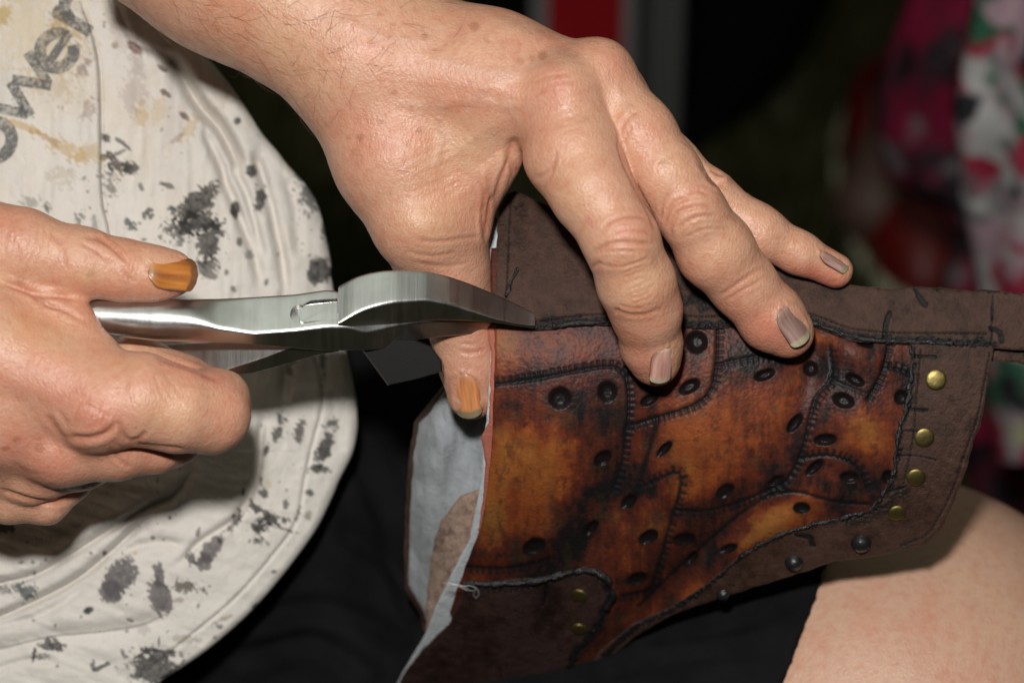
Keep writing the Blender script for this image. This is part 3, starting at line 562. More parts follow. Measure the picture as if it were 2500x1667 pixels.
def dark_look(burn, marks=(), tone=(1, 1, 1), seams=()):
    def f(px, py, d):
        f1 = fbm(px / 70, py / 70, seed=51, n=4); f2 = fbm(px / 18, py / 18, seed=52, n=4, g=.6); f3 = fbm(px / 6, py / 6, seed=53, n=3)
        base = np.array([.060, .031, .0215]) * np.array(tone); C = base * (1 + .55 * f1 + .45 * f2 + .12 * f3)[:, None]
        C = C + (np.array([.030, .017, .014]) - C) * (.6 * sm(f1 + .4 * f2, .15, .6))[:, None]
        A = .47 + .14 * f1 + .1 * f2; dz = .014 * f2 + .006 * f3 + .02 * f1
        blk = np.array([.010, .010, .011])
        for pts, w, k in burn:
            dd, s, sd = linedist(px, py, pts, w * 2.5 + 10, 8); g = (1 - sm(dd + 9 * f2 + 5 * f3, w * .55, w * 1.15)) * k
            C = C + (blk - C) * (g * .92)[:, None]; A = A + (.33 - A) * g; dz = dz + g * (.03 * f2 + .035 * vnoise(px / 5, py / 5, seed=55)) 
        for pts, w in marks:
            dd, s, sd = linedist(px, py, pts, w * 3, 6); g = 1 - sm(dd + 3 * f2, w * .5, w * 1.2); C = C + (blk - C) * g[:, None]; dz = dz - .05 * g; A = A + (.3 - A) * g
        for pts, in seams:
            dd, s, sd = linedist(px, py, pts, 12, 8); g = np.exp(-(dd / 3.0) ** 2); dz = dz - .03 * g; C = C * (1 - .35 * g)[:, None]
        C = C + (np.array([.16, .10, .07]) - C) * (.30 * (1 - sm(d, 0, 4)))[:, None]
        return np.clip(C, .004, 1), np.clip(A, .25, .9), dz
    return f
def zoff(o, f=zL): return lambda x, y: f(x, y) + o
seamT = [(1208, 790), (1300, 797), (1390, 788), (1500, 786), (1600, 788), (1720, 795), (1800, 790), (1880, 782), (1945, 776), (1969, 782), (2006, 795), (2047, 811), (2108, 826), (2176, 832), (2278, 834), (2424, 840)]
ST1 = [(1247, 478), (1243, 560), (1240, 640), (1238, 715)]; ST2 = [(1303, 784), (1350, 777), (1420, 769), (1500, 765), (1600, 768), (1720, 772), (1800, 768), (1900, 756), (1945, 756), (1998, 772), (2065, 797), (2110, 806), (2200, 812), (2410, 814)]
ST3 = [(2248, 852), (2242, 920), (2236, 985), (2232, 1050), (2222, 1110), (2206, 1180)]; ST4 = [(2416, 862), (2402, 940), (2388, 1010), (2378, 1046), (2352, 1115), (2328, 1190), (2292, 1262), (2262, 1305), (2200, 1332)]
ST5 = [(1152, 1440), (1200, 1444), (1250, 1443), (1310, 1431)]; ST6 = [(2420, 768), (2423, 834)]
tpoly = rag([(1256, 467), (1284, 478), (1346, 506), (1450, 542), (1600, 572), (1750, 598), (1887, 634), (1960, 655), (2040, 690), (2091, 697), (2176, 704), (2295, 701), (2378, 712), (2397, 705), (2448, 711), (2540, 724), (2540, 858), (2424, 850), (2330, 850), (2278, 843), (2176, 840), (2081, 834), (2047, 822), (2006, 804), (1969, 790), (1880, 790),
             (1790, 798), (1720, 804), (1660, 798), (1500, 795), (1440, 794), (1390, 797), (1345, 804), (1300, 806), (1208, 798), (1204, 740), (1212, 655), (1213, 561), (1218, 505), (1238, 474)], 2.6, seed=71)
sheet('top_trim', tpoly, 2.1, zoff(.13), dark_look([(seamT, 15, 1.0), ([(2083, 694), (2180, 700), (2300, 698), (2390, 708), (2500, 716)], 5, .9), ([(1650, 740), (1700, 730), (1720, 745)], 18, .9)],
      [([(1262, 655), (1252, 680), (1240, 705), (1236, 725)], 4), ([(2172, 765), (2162, 800), (2158, 840)], 7), ([(2234, 706), (2246, 728), (2260, 745)], 6), ([(2418, 800), (2440, 812), (2445, 836)], 6), ([(2424, 720), (2422, 760), (2420, 850)], 2.5)], seams=[(ST1,), (ST2,)]), dark_mat, cuff, th=.16, edge=(.28, .18, .12))
rpoly = rag([(2220, 832), (2330, 836), (2428, 842), (2414, 922), (2394, 1041), (2382, 1062), (2355, 1156), (2327, 1233), (2300, 1288), (2259, 1329), (2144, 1355), (2035, 1371), (1870, 1425), (1733, 1467), (1641, 1499), (1550, 1553), (1476, 1613), (1440, 1690), (1432, 1650), (1462, 1590), (1548, 1520), (1619, 1490), (1710, 1435), (1756, 1398),
             (1801, 1361), (1870, 1320), (1939, 1290), (2044, 1265), (2112, 1247), (2140, 1224), (2176, 1165), (2183, 1109), (2193, 1041), (2213, 990), (2224, 888)], 2.6, seed=72)
sheet('side_trim', rpoly, 2.2, zoff(.11), dark_look([([(2225, 845), (2228, 900), (2218, 990), (2200, 1041), (2190, 1109), (2182, 1165), (2146, 1226), (2112, 1250), (2044, 1268), (1939, 1293), (1870, 1322), (1801, 1363), (1710, 1440), (1619, 1495), (1550, 1530), (1476, 1600)], 10, 1.0), ([(2200, 1200), (2150, 1250), (2080, 1275)], 16, .6)],
      [([(2218, 874), (2245, 870), (2283, 872)], 4), ([(2205, 995), (2235, 1000), (2262, 1001)], 5), ([(2190, 1112), (2240, 1113), (2286, 1123)], 2.5), ([(2198, 1050), (2240, 1052)], 3), ([(1945, 1305), (1975, 1312), (1985, 1330)], 7), ([(2176, 1200), (2210, 1188)], 3)], tone=(1.0, 1.0, 1.02), seams=[(ST3,), (ST4,)]), dark_mat, cuff, th=.16, edge=(.25, .13, .07))
bpoly = rag([(1140, 1420), (1224, 1416), (1316, 1409), (1384, 1393), (1430, 1382), (1467, 1393), (1494, 1421), (1503, 1448), (1489, 1480), (1476, 1526), (1448, 1562), (1407, 1613), (1393, 1760), (880, 1760), (968, 1680), (987, 1640), (1032, 1585), (1096, 1520), (1113, 1484)], 2.4, seed=73)
sheet('corner_trim', bpoly, 2.3, zoff(.12), dark_look([([(1140, 1428), (1224, 1424), (1316, 1417), (1384, 1400), (1430, 1390), (1467, 1403), (1486, 1428), (1492, 1450), (1478, 1485), (1464, 1526), (1436, 1560), (1400, 1605), (1385, 1680)], 13, 1.0)],
      [([(1336, 1425), (1332, 1450), (1325, 1474)], 6)], tone=(.70, .72, .84), seams=[(ST5,)]), dark_mat, cuff, th=.16, edge=(.2, .12, .09))  # tone darkened: part of this panel's falloff of light is in its colour
sheet('strap_end', rag([(2420, 838), (2540, 850), (2540, 905), (2480, 884), (2422, 882)], 3, seed=74), 3.0, zoff(-.25), dark_look([([(2430, 850), (2500, 856)], 10, .8)]), dark_mat, cuff, th=.16)
def plain(c, r=.8, v=.12, sc=40, blot=None):
    def f(px, py, d):
        f1 = fbm(px / sc, py / sc, seed=90, n=4); C = np.array(c) * (1 + v * f1)[:, None]
        if blot: 
            k = sm(fbm(px / 22, py / 22, seed=91, n=4), .12, .45)[:, None] * .7; C = C + (np.array(blot) - C) * k
        return C, np.full(len(px), r), .01 * f1
    return f
felt_mat = M('woven_lining', rough=.85, attr=True, spec=.2, nodes=suede_nodes)
sheet('middle_layer', rag([(1188, 782), (1193, 830), (1199, 860), (1198, 920), (1193, 1030), (1174, 1068), (1178, 1085), (1184, 1130), (1181, 1200), (1172, 1260), (1168, 1292), (1200, 1330), (1300, 1300), (1300, 770)], 2.2, seed=75), 3.0, zoff(-.14), plain((.40, .13, .09), .7, .2), felt_mat, cuff, th=.10, edge=(.35, .14, .10))
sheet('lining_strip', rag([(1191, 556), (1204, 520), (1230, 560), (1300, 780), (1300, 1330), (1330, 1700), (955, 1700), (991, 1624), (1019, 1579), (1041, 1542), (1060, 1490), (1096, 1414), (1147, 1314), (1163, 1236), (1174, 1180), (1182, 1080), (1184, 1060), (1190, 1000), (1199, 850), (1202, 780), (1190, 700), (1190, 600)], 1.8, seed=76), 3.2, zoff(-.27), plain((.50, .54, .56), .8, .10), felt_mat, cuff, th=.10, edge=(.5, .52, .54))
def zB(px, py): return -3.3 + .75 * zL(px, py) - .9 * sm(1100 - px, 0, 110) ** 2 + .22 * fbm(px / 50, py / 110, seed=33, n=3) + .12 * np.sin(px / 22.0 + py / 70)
sheet('back_lining', rag([(1112, 925), (1083, 957), (1046, 1012), (1024, 1032), (1010, 1115), (1002, 1230), (999, 1361), (998, 1430), (1037, 1494), (1062, 1650), (1280, 1650), (1280, 900)], 2.5, seed=77), 3.2, zB, plain((.33, .355, .37), .8, .2), felt_mat, cuff, th=.10, edge=(.5, .52, .54))  # white lining, its colour darkened for the shade inside the cuff
sheet('back_layer', rag([(1112, 900), (1074, 948), (1030, 1006), (1012, 1030), (1000, 1110), (990, 1230), (987, 1361), (989, 1435), (1024, 1496), (1062, 1660), (1280, 1660), (1280, 880)], 2.5, seed=78), 3.6, zoff(-.14, zB), dark_look([]), dark_mat, cuff, th=.18, edge=(.12, .07, .05))
sheet('suede_pad', rag([(1125, 1210), (1098, 1240), (1078, 1272), (1062, 1312), (1051, 1361), (1045, 1430), (1039, 1498), (1043, 1560), (1300, 1560), (1300, 1150)], 3, seed=79), 3.2, lambda x, y: zB(x, y) + .55 + .3 * sm(x - 1040, 0, 70), plain((.36, .255, .20), .9, .25, 25, (.12, .08, .065)), felt_mat, cuff, th=.35, edge=(.3, .21, .17), bev=.14)
fz = np.random.default_rng(8); parts = []
for _ in range(1500):                    # loose pile of the fleece pad
    x, y = fz.uniform(1040, 1200), fz.uniform(1215, 1560)
    if not inside(np.array([x]), np.array([y]), [(1125, 1210), (1098, 1240), (1078, 1272), (1062, 1312), (1051, 1361), (1045, 1430), (1039, 1498), (1043, 1560), (1200, 1560), (1200, 1180)])[0]: continue
    z = float(zB(np.array([x]), np.array([y]))[0]) + .55 + .3 * float(sm(np.array([x - 1040]), 0, 70)[0]); p = J(x, y, z); d = np.array([fz.normal() * .6 - .3, fz.normal() * .6 + .2, .8]) ; d /= np.linalg.norm(d); w = np.array([.012, .006, 0]); L = fz.uniform(.08, .2)
    parts.append((np.array([p - w, p + w, p + d * L + np.array([fz.normal() * .03, 0, 0])]), [(0, 1, 2)]))
v, f = join(parts); tag(mesh('fleece_pile', v, f, M('fleece_fibre', (.34, .24, .19), .9), cuff), kind='stuff')
# threads
thread_mat = M('black_thread', (.010, .010, .011), .55)
def stitches(pts, dz, lng=9.0, gap=5.0, r=.018, parent=cuff):
    q = dense(pts, 1.0); parts = []; i = 0; n = len(q)
    while i + lng < n:
        a, m, b = q[i], q[int(i + lng / 2)], q[int(i + lng)]
        P3 = [J(p[0], p[1], float(zL(np.array([p[0]]), np.array([p[1]]))[0]) + dz + h) for p, h in ((a, -.025), (m, .012), (b, -.025))]
        parts.append(tube(P3, [r * .7, r, r * .7], 6)); i += int(lng + gap)
    v, f = join(parts); return tag(mesh('stitching', v, f, thread_mat, parent), kind='stuff')
for pts, dz in ((ST1, .13), (ST2, .13), (ST3, .11), (ST4, .11), (ST5, .12), (ST6, .13)): stitches(pts, dz)
# domed rivets, black studs, loose threads
brass_mat = M('aged_brass', (.26, .205, .075), .48, 1.0, nodes=lambda nt, b: bump(nt, b, noise(nt, 700, 3), .0002, .6))
stud_mat = M('blackened_stud', (.012, .012, .013), .34, .0, spec=.5, nodes=lambda nt, b: bump(nt, b, noise(nt, 500, 4), .0006, .8))
def dome(name, cx, cy, rpx, mat, off, h=.5, flat=.55):
    e = 6.0; z0 = [float(zL(np.array([float(a)]), np.array([float(b)]))[0]) for a, b in ((cx, cy), (cx + e, cy), (cx, cy + e))]
    p, a, b = J(cx, cy, z0[0] + off), J(cx + e, cy, z0[1] + off), J(cx, cy + e, z0[2] + off); u = (a - p) / np.linalg.norm(a - p); n = np.cross(b - p, a - p); n /= np.linalg.norm(n); n = n if n[2] > 0 else -n; w = np.cross(n, u)
    R = rpx * S; prof = [(1.02, -.04), (1.03, .03), (1.0, .07)] + [(math.cos(t) * .97, .07 + h * R * math.sin(t) / R * flat) for t in np.linspace(.15, 1.45, 7)]; V = []; m = 28
    for r, z in prof:
        for k in range(m): t = 2 * math.pi * k / m; V.append(p + R * (r * (math.cos(t) * u + math.sin(t) * w) + z * n))
    V.append(p + R * n * (.07 + h * flat)); F = [(i * m + k, i * m + (k + 1) % m, (i + 1) * m + (k + 1) % m, (i + 1) * m + k) for i in range(len(prof) - 1) for k in range(m)] + [((len(prof) - 1) * m + k, (len(prof) - 1) * m + (k + 1) % m, len(prof) * m) for k in range(m)]
    return mesh(name, V, F, mat, cuff)
for cx, cy, r in ((2285, 927, 25), (2257, 1068, 24), (2236, 1165, 23), (2190, 1252, 22), (1414, 1453, 22), (1414, 1535, 22), (1367, 1650, 23)): dome('rivet', cx, cy, r, brass_mat, .15, .32)
for cx, cy, r in ((2102, 1325, 25), (1938, 1372, 23), (1765, 1450, 18)): dome('stud', cx, cy, r, stud_mat, .14, 1.2, .7)
# bead of melted cord along the worn seams
cord_mat = M('waxed_black_cord', (.014, .013, .014), .30, spec=.6, nodes=lambda nt, b: bump(nt, b, noise(nt, 900, 4, .7), .0007, 1.0))
def bead(pts, r, off, amp=.5, seed=0):
    q = dense(pts, 5.0); n = len(q); z = zL(q[:, 0], q[:, 1]); P3 = [J(q[i, 0] + 2 * math.sin(i * .7 + seed), q[i, 1] + 2.0 * float(vnoise(i * .35, 0, seed=seed)), z[i] + off) for i in range(n)]
    rr = [r * (1 + amp * float(vnoise(i * .45, 3, seed=seed))) * (.3 if i in (0, n - 1) else 1) for i in range(n)]
    v, f = tube(P3, rr, 8); v = v + .012 * np.stack([vnoise(v[:, 0] * 14, v[:, 1] * 14, v[:, 2] * 14, seed + k) for k in range(3)], 1); return mesh('cord', v, f, cord_mat, cuff)
bead([(1130, 1424), (1200, 1424), (1290, 1420), (1384, 1400), (1430, 1390), (1467, 1400), (1490, 1428), (1495, 1455), (1480, 1490)], .075, .15, .6, 1)
bead([(1345, 797), (1420, 788), (1500, 786), (1600, 788)], .05, .15, .6, 2); bead([(1960, 778), (2047, 812), (2120, 829), (2220, 834), (2330, 838)], .05, .15, .6, 3)
bead([(2228, 848), (2226, 900), (2214, 990), (2196, 1045), (2188, 1110), (2178, 1165), (2142, 1228)], .05, .13, .6, 4); bead([(2112, 1249), (2044, 1267), (1939, 1292), (1870, 1321), (1801, 1362)], .045, .13, .6, 5)
bead([(1264, 652), (1254, 676), (1243, 700), (1234, 722)], .045, .16, .6, 6)
clear_mat = M('clear_thread', (.42, .42, .42), .25, spec=.6)
zc = lambda x, y: float(zL(np.array([float(x)]), np.array([float(y)]))[0])
loop = [J(x, y, zc(x, y) + .2) for x, y in ((1150, 1424), (1160, 1436), (1156, 1452), (1162, 1460), (1169, 1452), (1168, 1440), (1160, 1433))]
v, f = tube(loop, .008, 6); mesh('loose_thread', v, f, clear_mat, cuff)
v, f = tube([J(x, y, -1.3 if x > 1180 else -.6) for x, y in ((1160, 583), (1178, 581), (1195, 582), (1212, 583))], .012, 6); mesh('loose_thread', v, f, clear_mat, cuff)
for k in range(3):
    x0, y0 = 1050 + random.uniform(0, 60), 1418 + random.uniform(-6, 10)
    v, f = tube([J(x0 + 16 * i, y0 + 3 * i + random.uniform(-5, 5), -3.0) for i in range(5)], .008, 5); mesh('loose_thread', v, f, clear_mat, cuff)
# ------------------------------------------------------------------ the steel pliers
pliers = thing('pliers', 'brushed steel lasting pliers with curved beak and hammer block, gripping the edge of the leather', 'pliers', wv(-4, 0.5, 0.5))
def steel_nodes(nt, b):
    n = noise(nt, 3200, 2, .5, stretch=(1, .02, .02)); n2 = noise(nt, 900, 3, .6, stretch=(1, .05, .05)); n3 = noise(nt, 4200, 2)
    h = mathn(nt, 'ADD', n, mathn(nt, 'ADD', mathn(nt, 'MULTIPLY', n2, .35), mathn(nt, 'MULTIPLY', n3, .7))); bump(nt, b, h, .000026, .6)
    nt.links.new(ramp(nt, n2, [(.3, (.28,) * 3), (.7, (.36,) * 3)]), b.inputs['Roughness'])
    nt.links.new(ramp(nt, noise(nt, 120, 4), [(.35, (.47, .47, .46)), (.7, (.60, .60, .58))]), b.inputs['Base Color'])
steel = M('brushed_steel', (.55, .55, .54), .3, 1.0, nodes=steel_nodes)
def ring(T, R, B, K, w, m=10):
    """section through corners T(op) R(idge) B(ottom) K(back); w = 0 ellipse .. 1 crisp"""
    q = [np.array(x, float) for x in (T, R, B, K)]; f = .10; pts = []
    for i in range(4):
        P, A, Bn = q[i], q[i - 1], q[(i + 1) % 4]; s = P + (A - P) * f; e = P + (Bn - P) * f
        for t in np.linspace(0, 1, m): pts.append((1 - t) ** 2 * s + 2 * t * (1 - t) * P + t * t * e)
        e2 = Bn + (P - Bn) * f
        for t in np.linspace(0, 1, m + 2)[1:-1]: pts.append(e + (e2 - e) * t)
    quad = np.array(pts); n = len(quad)
    cy = (q[0][1] + q[2][1]) / 2; ry = abs(q[0][1] - q[2][1]) / 2; zf, zb = q[1][2], q[3][2]; cz = (zf + zb) / 2; rz = (zf - zb) / 2
    off = (m / 2) / n; el = np.array([[q[0][0], cy + ry * math.cos(2 * math.pi * (k / n - off)), cz + rz * math.sin(2 * math.pi * (k / n - off))] for k in range(n)])
    return el * (1 - w) + quad * w
def station_loft(st, name, kb=.40, step=6.0, depthf=.95):
    st = np.array(st, float); x = np.arange(st[0, 0], st[-1, 0] + .1, step); out = []
    from_ = [np.interp(x, st[:, 0], st[:, k]) for k in range(1, 7)]
    for k in range(5):                                 # soften the station kinks
        a = from_[k].copy(); 
        for _ in range(5): a[1:-1] = (a[:-2] + 2 * a[1:-1] + a[2:]) / 4
        from_[k] = a
    for i in range(len(x)):
        yT, yR, yB, zR, th, w = [f[i] for f in from_]; T = J(x[i], yT, zR - (yR - yT) * S * (kb * w + .9 * (1 - w))); R = J(x[i], yR, zR); B = J(x[i], yB, zR - (yB - yR) * S * depthf)
        K = J(x[i], (yT + yB) / 2, zR - th)
        out.append(ring(T, R, B, K, w))
    return loft(out)
hs = [(20, 722, 765, 806, 2.15, .95, 0), (213, 727, 771, 813, 2.2, .95, 0), (383, 729, 778, 832, 2.25, .98, 0), (468, 729, 790, 836, 2.25, 1.0, .35), (532, 727, 806, 838, 2.2, 1.0, .8), (617, 722, 815, 842, 2.15, 1.05, 1), (723, 715, 808, 852, 2.1, 1.1, 1), (800, 703, 799, 860, 2.0, 1.15, 1),
      (850, 712, 799, 858, 1.9, 1.15, 1), (895, 730, 812, 858, 1.72, 1.1, 1), (966, 735, 796, 850, 1.42, 1.0, 1), (1012, 735, 788, 833, 1.2, .9, 1), (1080, 742, 783, 823, .8, .7, 1), (1145, 752, 785, 818, .35, .55, 1), (1212, 765, 787, 815, -.16, .4, 1)]
v, f = station_loft(hs, 'h'); handle = mesh('handle', v, f, steel, pliers); handle['label'] = 'long front handle running into the lower jaw'
js = [(826, 697, 789, 792, 2.12, 1.0, 1), (864, 674, 768, 801, 2.10, 1.05, 1), (895, 664, 755, 811, 2.05, 1.1, 1), (930, 658, 745, 802, 2.0, 1.1, 1), (966, 656, 738, 794, 1.92, 1.05, 1), (1043, 659, 733, 782, 1.70, .95, 1), (1094, 671, 743, 783, 1.52, .8, 1), (1145, 689, 759, 784, 1.28, .65, 1), (1206, 715, 778, 788, .98, .5, 1), (1262, 741, 790, 797, .70, .38, 1), (1294, 758, 794, 801, .55, .3, 1), (1308, 770, 794, 802, .50, .24, 1)]
v, f = station_loft(js, 'j', step=5.0); jaw = mesh('upper_jaw', v, f, steel, pliers)
ls = [(300, 850, 935, 950, .2, .8, 1), (420, 836, 930, 944, .55, .8, 1), (535, 832, 909, 914, .95, .8, 1), (609, 832, 885, 914, 1.12, .8, 1), (660, 832, 868, 901, 1.25, .8, 1), (711, 832, 850, 886, 1.35, .8, 1), (775, 832, 846, 867, 1.4, .7, 1), (830, 832, 842, 858, 1.35, .6, 1)]
v, f = station_loft(ls, 'l', kb=.12); tag(mesh('handle', v, f, steel, pliers), 'lower handle, half hidden by the index finger')
# slot through the front handle, with the other half's tongue showing in it
def prism(pts, n, a, b):
    P3 = [np.array(p) for p in pts]; m = len(P3); V = [p + n * a for p in P3] + [p + n * b for p in P3]
    return np.array(V), [tuple(range(m)), tuple(range(2 * m - 1, m - 1, -1))] + [(i, i + m, (i + 1) % m + m, (i + 1) % m) for i in range(m)]
def onface(px, py):                      # point on the bright face of the front handle
    yT = np.interp(px, [r[0] for r in hs], [r[1] for r in hs]); yR = np.interp(px, [r[0] for r in hs], [r[2] for r in hs]); zR = np.interp(px, [r[0] for r in hs], [r[4] for r in hs])
    return J(px, py, zR - (yR - py) * S * .40)
out = [(824, 727), (760, 733)] + [(732 + 0 - 24 * math.sin(t), 765.5 - 24 * math.cos(t) * 1.0 + 2) for t in np.linspace(0, math.pi, 12)] + [(770, 785), (824, 777)]
nf = np.array([0, .37, .93])
v, f = prism([onface(*p) for p in out], nf, -.32, .4); cutter = mesh('cutter', v, f, steel)
md = handle.modifiers.new('slot', 'BOOLEAN'); md.operation = 'DIFFERENCE'; md.object = cutter; md.solver = 'EXACT'
dg = bpy.context.evaluated_depsgraph_get(); nm = bpy.data.meshes.new_from_object(handle.evaluated_get(dg)); handle.modifiers.clear(); handle.data = nm; bpy.data.objects.remove(cutter)
nm.polygons.foreach_set('use_smooth', np.ones(len(nm.polygons), bool))
try: nm.set_sharp_from_angle(angle=math.radians(28))
except Exception: pass
for o in (jaw,):
    try: o.data.set_sharp_from_angle(angle=math.radians(40))
    except Exception: pass
v, f = prism([onface(*p) for p in ((828, 731), (760, 737), (742, 741), (730, 760), (732, 778), (740, 782), (828, 772))], nf, -.32, -.13); tag(mesh('tongue', v, f, steel, pliers, smooth=False), None)
hm = [(880, 850), (946, 941), (1010, 927), (1080, 907), (1078, 880), (1052, 846), (1012, 830), (930, 826)]
front = [J(x, y, 1.05 - (y - 850) * S * .35) for x, y in hm]; c = sum(front) / len(front); V = []; m = len(front)
for sc, dz in ((.955, .0), (1.0, -.06), (1.0, -.9), (.95, -.96)):
    V += [c + (p - c) * sc + np.array([0, 0, dz]) for p in front]
F = [tuple(range(m))[::-1], tuple(range(3 * m, 4 * m))] + [(a * m + i, a * m + (i + 1) % m, (a + 1) * m + (i + 1) % m, (a + 1) * m + i) for a in range(3) for i in range(m)]
forged = M('dark_forged_steel', (.10, .10, .10), .42, 1.0, nodes=lambda nt, b: bump(nt, b, noise(nt, 2500, 3, .6), .00004, .7))
mesh('hammer_block', V, F, forged, pliers, smooth=False)
v, f = tube([J(352, 826, .4), (J(362, 845, .45)), J(376, 862, .4), J(384, 884, .2)], [.07, .09, .09, .07], 8, flat=.25); tag(mesh('spring', v, f, steel, pliers), None)
# ------------------------------------------------------------------ shirt, shorts
XO = dense([(225, -160), (275, -70), (325, 0), (383, 47), (468, 106), (532, 170), (595, 255), (638, 323), (676, 368), (707, 408), (740, 442), (770, 486), (790, 545), (808, 638), (812, 690), (846, 854), (868, 960), (874, 1020), (872, 1060), (860, 1110), (829, 1172), (812, 1213), (774, 1289), (723, 1362), (659, 1442), (595, 1510), (510, 1583), (425, 1642), (330, 1705), (200, 1790)], 5)
def shirt():
    X0 = -330; ny, nx = 830, 470; t = np.linspace(0, 1, ny); ys = np.interp(t, [0, 1], [-150, 1790]); xo = np.interp(ys, XO[:, 1], XO[:, 0])
    u = np.linspace(0, 1, nx) ** .97; PX = X0 + (xo[:, None] - X0) * u[None]; PY = np.repeat(ys[:, None], nx, 1); px, py = PX.ravel(), PY.ravel(); e = np.repeat(xo[:, None], nx, 1).ravel() - px
    z = -4.1 - 2.6 * (np.clip(px - 100, 0, None) / 760.0) ** 2 - .9 * ((py - 900) / 900.0) ** 2 - .6 * (np.clip(-px, 0, None) / 330) ** 2
    R = 26.0; q = np.clip(1 - e / R, 0, 1); z = z - .32 * (1 - np.sqrt(np.clip(1 - q * q, 0, 1)))
    ax = px * .55 + py * .84; ay = -px * .84 + py * .55; z = z + .10 * fbm(px / 160, py / 160, seed=80, n=3) + .10 * fbm(px / 46, py / 190, seed=84, n=3) * (py < 1100) + .09 * fbm(ay / 200 * 0 + (px + py) / 210, (py - px * .35) / 44, seed=85, n=3) * sm(py, 1050, 1250) + .020 * fbm(px / 24, py / 24, seed=81, n=4) + .05 * np.abs(fbm(px / 75, py / 75, seed=86, n=3))
    def fold(pts, w, dep, step=0.0, ridge=0.0):
        nonlocal z
        if pts[0][0] > 300 and pts[0][1] < 500 and w < 20: w, dep, ridge = w * 1.45, dep * 1.15, ridge * .5
        elif pts[0][1] > 1000 and w > 5: w, dep, ridge = w * 1.5, dep * .95, 0
        d, s, sd = linedist(px, py, pts, max(w * 4, 130), 8); q = dense(pts, 8); L = np.sum(np.hypot(*np.diff(q[:, :2], axis=0).T)); fd = np.minimum(sm(s, -1, L * .12), 1 - sm(s, L * .8, L + 1))
        dd = np.minimum(d, 1e4); z = z - dep * np.exp(-(dd / w) ** 2) * fd
        if ridge: z = z + .35 * ridge * np.exp(-((dd - 2.4 * w) / (1.5 * w)) ** 2) * fd
        if step: z = z + step * sd * (1 - sm(dd, 0, 120)) * fd * sm(dd, 0, 3)
    for a in FOLDS: fold(*a)
    C = stain(px, py); V = JA(px, py, z); i, j = np.meshgrid(np.arange(ny - 1), np.arange(nx - 1), indexing='ij'); i, j = i.ravel(), j.ravel()
    F = np.stack([i * nx + j, (i + 1) * nx + j, (i + 1) * nx + j + 1, i * nx + j + 1], 1)
    # back of the cloth: the hem turns under
    ed = V.reshape(ny, nx, 3)[:, -1]; und = ed + [-.25, 0, -.30]; und2 = ed + [-2.5, 0, -1.6]; n0 = len(V); V = np.vstack([V, und, und2]); C = np.vstack([C, np.tile([.35, .34, .30], (2 * ny, 1))])
    k = np.arange(ny - 1); F = np.vstack([F, np.stack([k * nx + nx - 1, (k + 1) * nx + nx - 1, n0 + k + 1, n0 + k], 1), np.stack([n0 + k, n0 + k + 1, n0 + ny + k + 1, n0 + ny + k], 1)])
    global SZ; SZ = (px, py, z)
    return mesh('shirt', V, F, shirt_mat, craft, C)
FOLDS = [([(187, -20), (225, 85), (242, 170), (246, 298), (247, 425), (252, 500), (266, 560), (275, 640)], 6, .12, .16, .03), ([(262, -20), (285, 25), (325, 95), (404, 140), (440, 200)], 9, .14, 0, .05), ([(400, 118), (447, 187), (489, 255), (540, 315), (575, 380), (600, 440)], 12, .62, -.10, .06),
 ([(490, 300), (536, 396), (557, 459), (595, 553), (625, 638), (640, 720)], 9, .28, 0, .06), ([(560, 400), (600, 470), (625, 560), (650, 650)], 8, .2, 0, .03), ([(612, 362), (640, 425), (668, 532), (690, 640), (700, 740)], 9, .26, 0, .06), ([(700, 430), (722, 520), (730, 640)], 10, .14, 0, .04), ([(330, 150), (345, 260), (335, 380), (310, 500)], 24, .16, 0, .05),
 ([(-80, 1440), (0, 1421), (85, 1400), (170, 1353), (255, 1298), (362, 1234), (425, 1204), (480, 1130)], 8, .24, -.10, .08), ([(-80, 1530), (0, 1502), (106, 1455), (191, 1408), (264, 1349), (340, 1281), (400, 1240)], 8, .30, -.10, .08), ([(-60, 1545), (0, 1527), (85, 1506), (170, 1459), (240, 1400)], 8, .14, 0, .04),
 ([(-60, 1600), (0, 1583), (128, 1553), (255, 1540), (362, 1519), (447, 1468)], 14, .20, -.05, .06), ([(262, 1370), (340, 1332), (404, 1323), (459, 1336)], 8, .16, 0, .05), ([(645, 1000), (638, 1060), (625, 1170), (574, 1264), (489, 1323), (447, 1366), (400, 1390)], 10, .20, 0, .06),
 ([(700, 700), (745, 800), (785, 930), (785, 1000), (763, 1085), (744, 1170), (723, 1272), (664, 1357), (574, 1459), (468, 1549), (383, 1617), (300, 1680)], 4.5, .07, .02, .02), ([(690, 700), (700, 860), (690, 1000)], 12, .25, 0, .06), ([(800, 760), (792, 860), (800, 960)], 10, .12, 0, .03), ([(-60, 1650), (0, 1630), (64, 1612), (149, 1612)], 7, .12, 0, .03), ([(0, 1330), (120, 1330), (220, 1280)], 16, .1, 0, .04), ([(100, 240), (120, 340), (100, 470)], 30, .06, 0, 0),
 ([(560, 1290), (620, 1290), (660, 1300)], 14, .1, 0, .03)]
BLK = (.022, .023, .023); GRY = (.16, .145, .15); BRN = (.20, .12, .08); OCH = (.52, .36, .16); RED = (.17, .035, .03); BLU = (.05, .10, .12); SLT = (.13, .16, .165); DGR = (.06, .058, .056)
